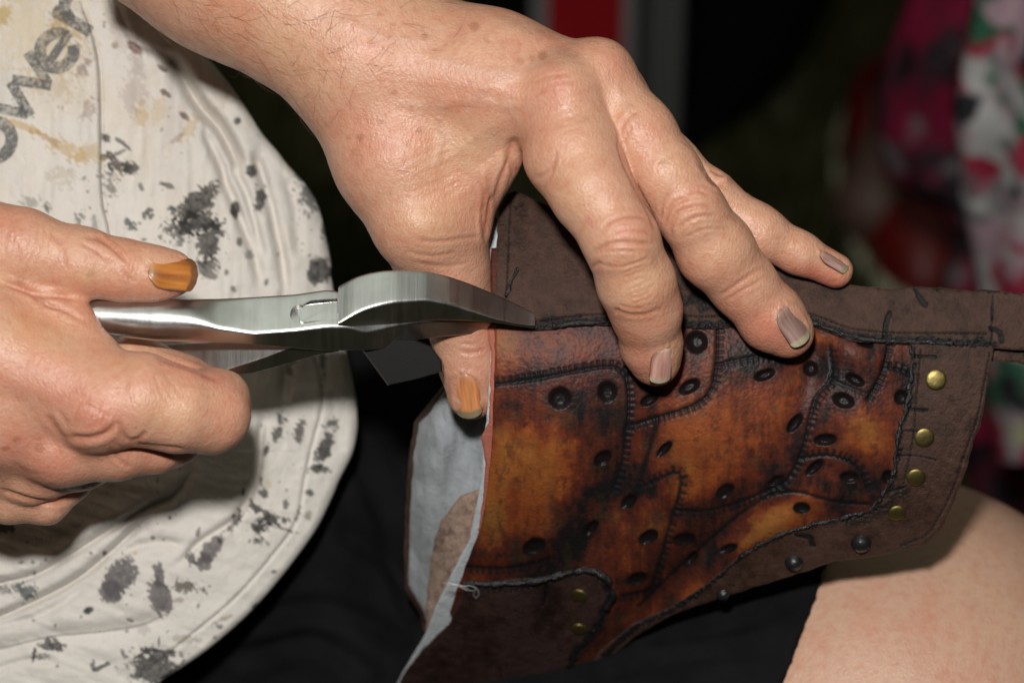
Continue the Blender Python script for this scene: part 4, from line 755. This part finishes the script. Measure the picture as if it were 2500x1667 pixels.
# stains, and last one painted patch of shade: x, y, rx, ry, angle, colour, raggedness, strength
STN_SHADE = [(478, 498, 66, 28, -40, (.032, .032, .026), .32, .96), (480, 545, 52, 26, -8, (.03, .03, .03), .5, .96), (510, 590, 26, 50, 16, (.035, .034, .034), .45, .95), (440, 560, 40, 26, -20, DGR, .9, .8), (505, 655, 28, 20, -30, DGR, 1.0, .8), (573, 513, 12, 20, 0, BLK, .1, .98), (614, 417, 15, 16, 0, BLK, .25, .95), (580, 297, 9, 9, 0, (.05, .06, .05), .1, .95),
 (636, 490, 14, 30, 10, BLK, .35, .9), (780, 660, 28, 34, 10, BLK, .3, .95), (800, 560, 14, 34, 0, BLK, .6, .9), (765, 470, 30, 50, 0, (.05, .06, .07), .8, .85), (735, 430, 24, 22, 0, (.07, .10, .11), .9, .8), (315, 410, 16, 20, 10, BLK, .6, .95), (285, 412, 20, 18, 0, (.09, .07, .06), .6, .9), (258, 336, 12, 12, 20, BLK, .4, .9), (300, 350, 22, 5, 38, BLK, .4, .8), (262, 382, 16, 8, 0, BLK, .8, .9), (295, 372, 14, 4, -30, BLK, .3, .7),
 (270, 440, 22, 26, 0, (.10, .075, .065), 1.0, .7), (327, 115, 22, 11, 42, RED, .3, .95), (397, 168, 16, 6, 35, (.18, .09, .08), .3, .9), (405, 229, 15, 6, 35, (.18, .09, .08), .3, .9), (450, 284, 15, 7, 40, (.18, .09, .08), .3, .9), (408, 453, 17, 6, 18, (.15, .13, .09), .3, .9), (205, 435, 6, 6, 0, BLU, .3, .9), (214, 468, 3, 3, 0, BLU, .1, .9), (318, 548, 16, 9, 45, BLU, .6, .9), (360, 520, 12, 12, 0, (.05, .06, .07), .7, .9), (352, 585, 6, 4, 0, BLU, .3, .9), (417, 508, 6, 5, 0, BLU, .3, .9), (345, 460, 5, 10, -20, BLU, .4, .8),
 (340, 545, 5, 3, 0, BLU, .3, .7), (73, 525, 8, 6, 20, BLK, .3, .9), (115, 508, 9, 12, 20, (.12, .09, .07), .7, .8), (193, 535, 10, 18, 0, (.10, .09, .09), .9, .7), (230, 540, 6, 14, 0, BLU, .9, .5), (280, 112, 8, 8, 0, (.25, .18, .14), .3, .8), (345, 285, 18, 30, 0, OCH, .5, .6), (385, 275, 16, 32, 10, OCH, .6, .4), (465, 310, 14, 36, 25, OCH, .7, .5), (430, 340, 22, 5, -35, (.35, .25, .18), .5, .6),
 (160, 362, 60, 18, 25, OCH, .7, .7), (215, 378, 30, 26, 0, OCH, .6, .6), (60, 310, 60, 8, 22, OCH, .4, .7), (120, 340, 40, 8, 28, (.40, .27, .12), .4, .6), (60, 60, 110, 90, 0, (.66, .55, .36), .9, .6), (160, 130, 60, 80, 0, (.62, .52, .36), .9, .5), (150, 50, 26, 30, 0, (.42, .26, .08), .9, .6), (10, 40, 16, 26, 0, (.50, .36, .14), .5, .8), (190, 80, 20, 36, 0, (.46, .30, .12), .9, .6),
 (330, 210, 22, 60, 10, (.40, .33, .30), .8, .5), (310, 60, 40, 60, 0, (.46, .38, .33), .9, .5), (205, 165, 20, 12, -40, (.20, .12, .11), .8, .6), (150, 430, 26, 22, 0, (.45, .38, .28), .9, .5), (75, 490, 16, 12, 0, (.2, .18, .15), 1.2, .6), (130, 220, 60, 30, 20, (.50, .38, .22), 1.1, .4), (218, 270, 14, 24, 20, (.28, .2, .16), 1.2, .5),
 (610, 620, 10, 12, 0, SLT, .5, .6), (650, 690, 5, 8, 0, DGR, .3, .8), (585, 590, 8, 10, 0, DGR, .3, .8), (553, 665, 6, 9, 20, DGR, .3, .8), (570, 705, 8, 8, 0, DGR, .5, .8), (715, 850, 14, 60, 4, (.10, .09, .08), .5, .75), (790, 860, 8, 60, 4, (.14, .13, .11), .6, .6),
 (680, 1050, 13, 36, 18, (.05, .055, .058), .9, .95), (650, 1098, 7, 16, 10, BLK, .4, .9), (730, 1056, 11, 28, 12, (.05, .05, .05), .8, .9), (810, 1034, 18, 12, 10, (.05, .05, .05), .9, .9), (792, 1098, 17, 38, 20, (.045, .045, .05), .35, .97), (775, 1144, 22, 9, 10, BLK, .9, .9), (757, 1203, 11, 8, 0, BLK, .3, .9), (645, 1205, 12, 10, 20, BLK, .5, .9), (620, 1236, 15, 14, 10, BLK, .7, .95), (638, 1170, 5, 12, 0, BLK, .5, .8), (594, 1200, 5, 10, 0, DGR, .4, .8),
 (583, 1262, 10, 20, 20, BLK, .8, .9), (563, 1286, 9, 10, 0, BLK, .8, .8), (670, 1266, 26, 16, 10, BLK, .8, .97), (632, 1292, 22, 16, -20, BLK, .8, .97), (697, 1230, 8, 14, 20, BLK, .7, .8), (632, 1318, 14, 8, 0, BLK, 1.0, .7), (728, 1252, 5, 20, 14, DGR, .6, .7), (752, 1258, 9, 12, 20, (.22, .20, .15), .5, .8), (690, 1290, 30, 3, 15, DGR, .8, .8), (700, 1196, 3, 3, 0, BLK, .2, .8),
 (512, 1344, 18, 40, 38, GRY, .25, .9), (497, 1372, 18, 24, 0, GRY, .3, .9), (468, 1362, 12, 14, 30, DGR, .6, .9), (540, 1318, 8, 8, 0, DGR, .6, .8), (484, 1300, 5, 14, 10, GRY, .4, .8), (290, 1410, 36, 52, 32, (.17, .155, .16), .18, .97), (272, 1444, 30, 28, 0, (.17, .155, .16), .2, .9), (388, 1400, 14, 32, -6, GRY, .25, .95), (392, 1458, 26, 44, -24, (.18, .165, .17), .22, .97),
 (458, 1432, 34, 13, 6, (.14, .12, .09), .9, .9), (440, 1464, 18, 6, 0, (.25, .2, .15), .8, .7), (215, 1489, 12, 9, -20, BLK, .15, .97), (255, 1350, 6, 7, 0, BLK, .3, .9), (222, 1349, 4, 4, 0, BLK, .3, .8), (80, 1372, 5, 5, 0, BLK, .3, .8), (52, 1372, 6, 3, 0, BLK, .4, .7), (415, 1263, 5, 5, 0, BLK, .2, .9), (373, 1313, 6, 6, 0, DGR, .4, .8), (400, 1317, 4, 3, 0, DGR, .3, .8), (68, 1445, 26, 22, 10, (.15, .18, .19), .5, .95), (10, 1435, 14, 10, 0, SLT, .8, .7), (45, 1432, 14, 14, 0, SLT, .9, .7), (84, 1398, 3, 5, 0, BLK, .1, .8),
 (132, 1574, 28, 15, 12, (.07, .065, .066), .4, .95), (85, 1590, 6, 14, 10, BLK, .6, .9), (98, 1602, 16, 10, 0, GRY, 1.0, .7), (245, 1628, 24, 6, -28, (.06, .065, .07), .5, .9), (226, 1625, 5, 18, 0, (.06, .065, .07), .6, .8), (300, 1594, 5, 12, -20, DGR, .4, .8), (375, 1630, 62, 34, 6, (.075, .07, .072), .35, .97), (375, 1592, 54, 10, 8, (.11, .10, .10), .6, .9), (395, 1588, 60, 4, 4, DGR, .7, .8), (388, 1565, 2.5, 14, 0, DGR, .2, .8), (448, 1612, 4, 4, 0, BLK, .2, .9), (320, 1514, 10, 4, 20, DGR, .5, .8), (310, 1540, 5, 4, 0, DGR, .3, .8), (350, 1536, 16, 12, 0, (.45, .42, .40), .3, .6),
 (670, 1395, 8, 5, 0, BLK, .2, .9), (625, 1478, 9, 7, 0, DGR, .4, .8), (545, 1510, 22, 5, -25, (.35, .30, .22), .6, .8), (537, 1529, 8, 6, 0, SLT, .5, .8), (455, 1560, 26, 8, 6, (.38, .34, .27), .9, .7), (525, 1555, 6, 5, 0, DGR, .3, .7), (655, 1180, 8, 10, 0, (.6, .5, .25), .4, .6), (140, 1625, 4, 4, 0, BLK, .2, .8), (82, 1514, 3, 3, 0, BLK, .1, .9), (135, 1526, 3, 4, 0, BLK, .1, .9), (198, 1505, 3, 3, 0, BLK, .1, .9), (330, 1350, 4, 4, 0, (.5, .35, .2), .1, .7), (8, 1285, 26, 18, 0, (.03, .028, .02), .5, .9)]  # last entry paints the dark gap below the hand onto the cloth
def stain(px, py):
    f1 = fbm(px / 120, py / 120, seed=101, n=4); f2 = fbm(px / 26, py / 26, seed=102, n=4, g=.6); f3 = fbm(px / 8, py / 8, seed=103, n=4, g=.65); fs = fbm((px + py) / 22, (py - px) / 6, seed=106, n=3)
    up = 1 - sm(py, 300, 800); C = np.array([.70, .665, .61]) * (1 + .05 * f1)[:, None]
    C = C + (np.array([.60, .50, .36]) - C) * np.clip(.30 * up * sm(f1 + .5 * f2, -.3, .6) + .08 * sm(f2, 0, .7), 0, 1)[:, None]
    C = C + (np.array([.50, .44, .40]) - C) * (.30 * sm(fbm(px / 60, py / 200, seed=105, n=4), .1, .6) * up)[:, None]
    for x, y, rx, ry, a, c, rg, k in STN_SHADE:
        c = np.array(c) * (.62 if c[0] < .2 else 1.0)
        R = max(rx, ry) * 1.9 + 6; i = np.nonzero((np.abs(px - x) < R) & (np.abs(py - y) < R))[0]
        if not len(i): continue
        t = math.radians(a); dx, dy = px[i] - x, py[i] - y; u = dx * math.cos(t) + dy * math.sin(t); v = -dx * math.sin(t) + dy * math.cos(t)
        r = np.sqrt((u / rx) ** 2 + (v / ry) ** 2) + (rg * 1.25 + .15) * (.9 * f3[i] + .7 * f2[i] + .7 * fs[i]); s = max(.12, 3.0 / max(rx, ry)); w = (1 - sm(r, 1 - s, 1 + s)) * k * (.9 + .2 * f3[i])
        C[i] += (np.array(c) - C[i]) * np.clip(w, 0, 1)[:, None]
    sp = fbm(px / 11, py / 11, seed=111, n=2); C = C + (np.array([.12, .11, .10]) - C) * (.75 * sm(sp, .66, .74) * sm(fbm(px / 90, py / 90, seed=112, n=2), .05, .3))[:, None]
    return np.clip(C, .01, 1)
shirt_o = shirt()
# printed letters, worn: each glyph a flat print lying on the cloth
print_mat = M('worn_grey_print', (.16, .165, .16), .8, spec=.15)
def print_nodes(m):
    nt = m.node_tree; b = nt.nodes['Principled BSDF']
    n = noise(nt, 900, 5, .75); n2 = noise(nt, 160, 3)
    a = mathn(nt, 'ADD', n, mathn(nt, 'MULTIPLY', n2, .5)); nt.links.new(ramp(nt, a, [(.64, (1, 1, 1)), (.84, (.22, .22, .22))]), b.inputs['Alpha'])
    nt.links.new(ramp(nt, noise(nt, 500, 4), [(.3, (.115, .12, .115)), (.7, (.21, .21, .20))]), b.inputs['Base Color'])
print_nodes(print_mat)
def shirt_z(px, py):
    SX, SY, ZZ = SZ; ny, nx = 830, 470; gy = (py + 150) / 1940 * (ny - 1); iy = np.clip(np.round(gy).astype(int), 0, ny - 1); rows = SX.reshape(ny, nx); zz = ZZ.reshape(ny, nx); out = np.zeros(len(px))
    for k in np.unique(iy): m = iy == k; out[m] = np.interp(px[m], rows[k], zz[k])
    return out
def arc(cx, cy, rx, ry, a0, a1, n=40): return [(cx + rx * math.cos(math.radians(t)), cy + ry * math.sin(math.radians(t))) for t in np.linspace(a0, a1, n)]
STROKES = {'o': [arc(0, 0, .205, .195, 0, 360)], 'e': [arc(0, 0, .205, .195, 2, 322), [(-.16, .0), (.265, .0)]], 'w': [[(-.42, .25), (-.235, -.20)], [(-.235, -.24), (-.02, .22)], [(.02, .22), (.235, -.24)], [(.235, -.20), (.42, .25)]], 'r': [[(-.10, -.26), (-.10, .26)], [(-.10, .02), (-.04, .13), (.04, .18), (.16, .19)]]}
def glyph(ch, cx, cy, size, ang):        # bold sans letter: flat strokes lying on the cloth
    a = math.radians(ang); V, F = [], []
    for k, st in enumerate(STROKES[ch]):
        q = dense(st, .02); t = np.gradient(q, axis=0); t /= np.linalg.norm(t, axis=1, keepdims=True) + 1e-9; nn = np.stack([-t[:, 1], t[:, 0]], 1); w = .072 if ch != 'w' else .066
        if ch == 'e' and k == 1: w = .05
        m = 7; n0 = len(V)
        for p, n_ in zip(q, nn):
            for j in range(m):
                x, y = p + n_ * w * (j / (m - 1) * 2 - 1); px = cx + size * (x * math.cos(a) - y * math.sin(a)); py = cy - size * (x * math.sin(a) + y * math.cos(a)); V.append((px, py, .045 + .006 * k))
        F += [(n0 + i * m + j, n0 + (i + 1) * m + j, n0 + (i + 1) * m + j + 1, n0 + i * m + j + 1) for i in range(len(q) - 1) for j in range(m - 1)]
    V = np.array(V); P3 = JA(V[:, 0], V[:, 1], shirt_z(V[:, 0], V[:, 1]) + V[:, 2]); o = mesh('printed_letter', P3, F, print_mat, shirt_o); o['label'] = "faded grey letter '%s'" % ch; return o
for ch, cx, cy, s, a in (('o', -14, 342, 215, 56), ('w', 62, 221, 190, 56), ('e', 139, 124, 208, 56), ('r', 186, 34, 205, 60)): glyph(ch, cx, cy, s, a)
# shorts over both thighs
FK = Field([-52, -24, -38], [-4, 26, -3.5], .4)                 # the rest of the shirt round belly and chest, outside the picture
for a, b, ra, rb in ((J(-450, 250, -16.3), J(-450, 1350, -17.3), 10.8, 11.4), (J(-1000, 900, -23.5), J(-900, 1750, -22), 12.4, 13.2), (J(-700, -500, -23), J(-1000, 900, -23.5), 8.8, 12.4), (J(-450, 250, -16.3), J(-700, -500, -23), 10.8, 9)): FK.cone('palm', a, b, ra, rb, 3)
PK, QK = FK.surface(0.0); del FK; nk = vnormals(PK, QK); PK = PK + nk * (.35 * fbm(PK[:, 0] * .12, PK[:, 1] * .3, PK[:, 2] * .2, 88, 3))[:, None]
mesh('shirt_body', PK, QK, shirt_mat, craft, stain(*unJ(PK)))
FT = Field([-42, -24, -30], [13, 9, -.5], .18)
for a, b, ra, rb in ((J(2125, 1842, -11.6), J(1300, 2000, -15.5), 9.1, 8.9), (J(1300, 2000, -15.5), J(900, 2100, -17.6), 8.9, 9.2), (J(900, 2100, -17.6), J(-600, 2000, -20), 9.2, 10.5), (J(-600, 2000, -20), J(-1000, 1950, -21), 10.5, 13), (J(700, 1350, -17.5), J(-600, 1300, -19), 8.6, 10)): FT.cone('palm', a, b, ra, rb, 1.6)
h0, h1, h2 = J(2030, 1371, -4), J(1910, 1667, -4), J(1985, 1371, -14); pn = np.cross(h1 - h0, h2 - h0); pn /= np.linalg.norm(pn); pn = pn if pn[0] > 0 else -pn
GX, GY, GZ = np.meshgrid(*FT.ax, indexing='ij', sparse=True); hp = (GX - h0[0]) * pn[0] + (GY - h0[1]) * pn[1] + (GZ - h0[2]) * pn[2]
ka_, kb_ = J(2125, 1842, -11.5), J(1300, 2000, -15.5); kv = kb_ - ka_; kt = np.clip(((GX - ka_[0]) * kv[0] + (GY - ka_[1]) * kv[1] + (GZ - ka_[2]) * kv[2]) / (kv @ kv), -.5, 1)
leg = np.sqrt((GX - ka_[0] - kv[0] * kt) ** 2 + (GY - ka_[1] - kv[1] * kt) ** 2 + (GZ - ka_[2] - kv[2] * kt) ** 2) - (8.6 - .2 * kt)
FT.palm = np.maximum(np.maximum(FT.palm, hp.astype(np.float32)), np.where(hp > -2.2, -leg, -9).astype(np.float32))        # cut the hem and hollow the leg opening
PT, QT = FT.surface(0.0); del FT, GX, GY, GZ, hp, leg
nr = vnormals(PT, QT); px, py = unJ(PT); dsp = .22 * fbm(PT[:, 0] * .28, PT[:, 1] * .5, PT[:, 2] * .4, 61, 3) + .07 * fbm(PT[:, 0] * .9, PT[:, 1] * 1.6, PT[:, 2] * 1.2, 62, 3)
for pts, w, dp in (([(850, 1300), (1000, 1420), (1150, 1600)], 26, .35), ([(640, 1500), (800, 1480), (980, 1560)], 22, .3), ([(870, 1100), (930, 1250), (1000, 1500)], 24, .3), ([(1600, 1560), (1750, 1540), (1950, 1480)], 20, .2), ([(1500, 1640), (1700, 1600), (1900, 1590)], 20, .2), ([(600, 1600), (760, 1560), (900, 1640)], 20, .3)):
    d, s, sd = linedist(px, py, pts, w * 4, 12); dsp = dsp - dp * np.exp(-(np.minimum(d, 1e4) / w) ** 2) + dp * .5 * np.exp(-((np.minimum(d, 1e4) - 2 * w) / w) ** 2)
hq = (PT - h0) @ pn; PT = PT + nr * (.55 * dsp * sm(-hq, .25, 1.6))[:, None]
hx = lambda y: 2030 - (y - 1371) * .405
mesh('shorts', PT, QT, trou_mat, craft)
# ------------------------------------------------------------------ hair on the forearm and hand
def hairs():
    nrm = vnormals(PA, QA); px, py = unJ(PA); ok = np.nonzero((nrm[:, 2] > -.15) & (px < 1320) & (py < 420) & (py > -140))[0]
    r = np.random.default_rng(5); w = np.exp(-np.clip(px[ok] - 760, 0, None) / 190) * (1 - .8 * sm(py[ok], 170, 330)); w *= .5 + .8 * (fbm(px[ok] / 60, py[ok] / 60, seed=77, n=2) > 0)
    pick = ok[r.random(len(ok)) < w / w.sum() * 230]; parts = []
    for i in pick:
        p, n = PA[i], nrm[i]; flow = np.array([.75, -.15, .1]) + .55 * r.normal(size=3); flow -= n * (flow @ n); flow /= np.linalg.norm(flow); side = np.cross(n, flow); L = r.uniform(.35, 1.1); k = r.normal() * .55; q = []
        for t in np.linspace(0, 1, 6): q.append(p + flow * L * t + side * k * L * t * t + n * (.07 * math.sin(t * 2.6) * L * 1.6 - .01))
        parts.append(tube(q, np.linspace(.0034, .0012, 6), 3, cap=False))
    v, f = join(parts); hm_ = M('body_hair', (.15, .08, .045), .5); tag(mesh('arm_hair', v, f, hm_, craft), kind='stuff')
hairs()
# ------------------------------------------------------------------ behind: trampled grass, equipment case, bag, bystander
UP = np.array([0, math.cos(PITCH), math.sin(PITCH)]); FWD = np.array([0, math.sin(PITCH), -math.cos(PITCH)]); XR = np.array([1., 0, 0])     # world up / away / right in bench axes
def ground_at(px, py):                  # where the line of sight meets the grass
    d = J(px, py, 0) - np.array([0, 0, D]); t = -(55 + UP @ np.array([0, 0, D])) / (UP @ d); return np.array([0, 0, D]) + d * t
def grass_nodes(nt, b):
    n = noise(nt, 9, 6, .65); n2 = noise(nt, 60, 4)
    c = ramp(nt, n, [(.35, (.020, .020, .008)), (.55, (.045, .043, .016)), (.66, (.07, .065, .035)), (.74, (.16, .155, .13))]); nt.links.new(c, b.inputs['Base Color']); bump(nt, b, n2, .01, 1.0)
grass_mat = M('trampled_grass', (.04, .04, .02), .95, spec=.1, nodes=grass_nodes)
g = 20.0; tag(mesh('ground', [(-g, -g, 0), (g, -g, 0), (g, g, 0), (-g, g, 0)], [(0, 1, 2, 3)], grass_mat, smooth=False, world_space=True), kind='structure')
parts = []
for k in range(5200):
    c = ground_at(random.uniform(300, 2700), random.uniform(-250, 1200)); a = random.uniform(0, 6.28); L = random.uniform(1.2, 3.4); s = XR * math.cos(a) + FWD * math.sin(a); l = UP + s * random.uniform(-.9, .9); w = np.cross(UP, s) * .14
    parts.append((np.array([c - w, c + w, c + l * L * .6 + w * .7, c + l * L * .6 - w * .7, c + l * L + s * .5]), [(0, 1, 2, 3), (3, 2, 4)]))
v, f = join(parts); blade = M('grass_blade', (.05, .055, .015), .8, spec=.2, nodes=lambda nt, b: nt.links.new(ramp(nt, noise(nt, 14, 3), [(.35, (.026, .030, .010)), (.6, (.065, .062, .026)), (.72, (.15, .14, .10))]), b.inputs['Base Color']))
tag(mesh('grass', v, f, blade, smooth=False), kind='stuff')
def box(c, x0, x1, u0, u1, f0, f1, bev=0.0):
    P8 = [c + XR * x + UP * u + FWD * ff for u in (u0, u1) for x, ff in ((x0, f0), (x1, f0), (x1, f1), (x0, f1))]; return np.array(P8), [(0, 1, 5, 4), (1, 2, 6, 5), (2, 3, 7, 6), (3, 0, 4, 7), (4, 5, 6, 7), (0, 3, 2, 1)]
gb = ground_at(1430, 400); kx = (D - gb[2]) / D * S
X = lambda px: (px - 1430) * kx
case = thing('equipment_case', 'black upright equipment case with red panel and grey metal edges behind the hand', 'equipment case', tuple(wv(*gb)))
blackm = M('black_shell', (.003, .003, .0035), .8, spec=.08); redm = M('red_panel', (.40, .006, .014), .5, nodes=lambda nt, b: nt.links.new(ramp(nt, noise(nt, 20, 3), [(.3, (.34, .004, .010)), (.7, (.46, .008, .016))]), b.inputs['Base Color'])); greym = M('grey_metal_edge', (.30, .30, .30), .55, .2); greyd = M('dull_grey_rail', (.12, .125, .125), .6)
v, f = box(gb, X(1150), X(1660), 0, 62, 1.0, 34); mesh('shell', v, f, blackm, case, smooth=False)
v, f = box(gb, X(1334), X(1512), 1, 60, .4, .95); mesh('red_panel', v, f, redm, case, smooth=False)
for a, b, d0, m_ in ((1298, 1333, .0, greym), (1513, 1543, .0, greym), (1572, 1604, -.3, greyd), (1612, 1650, -.6, greyd)):
    v, f = box(gb, X(a), X(b), 0, 61, d0, d0 + 1.3); mesh('edge_rail', v, f, m_, case, smooth=False)
v, f = box(gb, X(1290), X(1550), 60.1, 62.2, -.2, 1.2); mesh('handle', v, f, greyd, case, smooth=False)
# soft black bag leaning beside the case
gbag = ground_at(1700, 400); bag = thing('black_bag', 'slumped plain black bag standing on the grass beside the equipment case', 'bag', tuple(wv(*gbag)))
FG = Field([0, 0, 0], [1, 1, 1], 1.0); rings = []
prof = [(1700, 1640, 400), (1770, 1640, 352), (1850, 1640, 300), (1900, 1640, 250), (1940, 1640, 200), (1975, 1640, 130), (2005, 1640, 60), (2030, 1640, 0), (2050, 1640, -120), (2030, 1640, -260)]
base = gbag; kb = (D - base[2]) / D * S
for xr, xl, yy in prof:
    u = (400 - yy) * kb / math.cos(PITCH) * .92; cxl, cxr = (xl - 1700) * kb, (xr - 1700) * kb; ring_ = []
    for k in range(24):
        t = 2 * math.pi * k / 24; rx = (cxr - cxl) / 2; ring_.append(base + XR * ((cxr + cxl) / 2 + rx * math.copysign(abs(math.cos(t)) ** .6, math.cos(t))) + UP * (u + .4 * math.sin(3 * t)) + FWD * (7 + 6.5 * math.copysign(abs(math.sin(t)) ** .6, math.sin(t))))
    rings.append(ring_)
v, f = loft([np.array(r) for r in rings]); mesh('bag_body', v, f, blackm, bag)
c = base + UP * 60 + FWD * 7; v, f = tube([c + XR * (5 * math.cos(t) + 6) + UP * (9 * math.sin(t)) for t in np.linspace(0, math.pi, 12)], .8, 8); mesh('strap', v, f, blackm, bag)
# bystander in a floral dress and red slip-on shoe
gs = ground_at(2190, 655); by = thing('person', 'bystander in a rose-patterned floral dress and red slip-on shoe at the right edge', 'person', tuple(wv(*gs)))
ks = (D - gs[2]) / D * S
FS = Field([gs[0] - 16, gs[1] - 10, gs[2] - 22], [gs[0] + 24, gs[1] + 62, gs[2] + 42], .5)
pt = lambda x, u, fw: gs + XR * x + UP * u + FWD * fw
for a, b, ra, rb in ((pt(-1.5, 3.4, 2), pt(2, 4.6, 9), 2.5, 3.2), (pt(2, 4.6, 9), pt(6, 8, 16), 3.2, 3.6), (pt(6, 8, 16), pt(11, 34, 17), 3.4, 5), (pt(11, 34, 17), pt(14, 60, 14), 5.2, 7)): FS.cone('palm', a, b, ra, rb, 2)
PS, QS = FS.surface(0); mesh('body', PS, QS, M('bystander_skin', (.11, .06, .045), .6, sss=.1), by)
shoe_red = M('red_canvas', (.13, .003, .003), .5); sole_m = M('cream_rubber', (.50, .49, .34), .7)
def sh_out(t, k=1.0): return np.array([4.6 * k * math.cos(t) * (1 + .12 * math.cos(t)), 0, 0]), (12 * k * math.sin(t) + 7)
sec = []
for u, k in ((.9, 1.0), (2.0, 1.0), (3.2, .93), (4.4, .8), (5.0, .62)):
    sec.append(np.array([pt(1.2, u + (1.4 if math.sin(t) > 0 else 0) * (u > 3), 0) + sh_out(t, k)[0] + FWD * sh_out(t, k)[1] for t in np.linspace(0, 2 * math.pi, 28, endpoint=False)]))
v, f = loft(sec, cap=False); sh = mesh('shoe', v, f, shoe_red, by)
sec = [np.array([pt(1.2, u, 0) + sh_out(t, k)[0] + FWD * sh_out(t, k)[1] for t in np.linspace(0, 2 * math.pi, 28, endpoint=False)]) for u, k in ((0, 1.02), (.2, 1.09), (1.2, 1.09), (1.3, .98))]
v, f = loft(sec); mesh('sole', v, f, sole_m, sh)
def floral(name, base, cols, sc):
    def nd(nt, b):
        tc = N(nt, 'ShaderNodeTexCoord'); ns = N(nt, 'ShaderNodeTexNoise', Scale=sc * 1.3, Detail=3); nt.links.new(tc.outputs['Object'], ns.inputs['Vector'])
        mx = N(nt, 'ShaderNodeVectorMath'); mx.operation = 'MULTIPLY_ADD'; nt.links.new(ns.outputs['Color'], mx.inputs[0]); mx.inputs[1].default_value = (.022,) * 3; nt.links.new(tc.outputs['Object'], mx.inputs[2])
        c = base
        for i, (cc, s, lo, hi, off) in enumerate(cols):
            vn = N(nt, 'ShaderNodeTexNoise', Scale=s, Detail=2.5, Roughness=.6); mp = N(nt, 'ShaderNodeMapping', Location=off); nt.links.new(mx.outputs[0], mp.inputs[0]); nt.links.new(mp.outputs[0], vn.inputs['Vector'])
            fac = ramp(nt, vn.outputs['Fac'], [(lo, (0, 0, 0)), (hi, (1, 1, 1))]); c = mixc(nt, fac, c, cc)
        nt.links.new(c, b.inputs['Base Color'])
    return M(name, rough=.85, spec=.1, nodes=nd)
fl1 = floral('rose_print_white', (.52, .51, .50), [((.16, .17, .17), 26, .50, .57, (0, 0, 0)), ((.38, .03, .07), 20, .50, .55, (3, 1, 0)), ((.045, .14, .085), 22, .55, .60, (7, 2, 1)), ((.60, .57, .33), 24, .60, .66, (1, 9, 4)), ((.03, .03, .035), 24, .62, .68, (5, 5, 2)), ((.5, .35, .40), 40, .56, .64, (2, 2, 8))], 30)
fl2 = floral('rose_print_shaded', (.035, .022, .028), [((.22, .012, .045), 22, .44, .56, (0, 0, 0)), ((.20, .17, .18), 26, .56, .66, (3, 1, 0)), ((.02, .012, .016), 20, .56, .62, (8, 3, 1))], 30)  # red floral further back, with its shadow put into the print colours
def drape(name, outline_l, outline_r, y0, y1, zc_, zs, mat, seed, amp=1.2):
    """hanging cloth between two side curves (photo px at depth zc_)"""
    ny, nx = 90, 60; V = []
    for i in range(ny):
        y = y0 + (y1 - y0) * i / (ny - 1); a = np.interp(y, *zip(*[(q[1], q[0]) for q in outline_l])); b = np.interp(y, *zip(*[(q[1], q[0]) for q in outline_r]))
        for j in range(nx):
            t = j / (nx - 1); x = a + (b - a) * t; r = 1 - (2 * min(t, .5) - 1) ** 2 if t < .5 else 1
            z = zc_ + zs * math.sqrt(max(0, r)) + amp * math.sin(t * 14 + seed + y * .004) * (.3 + .7 * t) + .5 * float(vnoise(t * 5, y / 160, seed=seed)) + (y - 833) * (-.012); V.append(J(x, y, z))
    back = [q + np.array([0, 0, -.5]) for q in V]; n = ny * nx
    F = [(i * nx + j, (i + 1) * nx + j, (i + 1) * nx + j + 1, i * nx + j + 1) for i in range(ny - 1) for j in range(nx - 1)]; F += [tuple(k + n for k in q[::-1]) for q in F]
    F += [(i * nx, i * nx + n, (i + 1) * nx + n, (i + 1) * nx) for i in range(ny - 1)] + [(j, j + 1, j + 1 + n, j + n) for j in range(nx - 1)]
    return mesh(name, V + back, F, mat, by)
drape('dress', [(2395, -260), (2378, 0), (2352, 120), (2330, 230), (2330, 300), (2345, 400), (2350, 500), (2376, 620), (2390, 700), (2400, 900), (2405, 1010), (2425, 1090), (2440, 1130)], [(2760, -260), (2760, 1130)], -260, 1130, -50, 3.0, fl1, 1)
drape('underskirt', [(2240, -260), (2215, 0), (2140, 210), (2135, 330), (2170, 440), (2300, 520), (2330, 600), (2300, 700), (2310, 900), (2330, 1000), (2380, 1250)], [(2720, -260), (2720, 1250)], -260, 1250, -72, 3.0, fl2, 4)
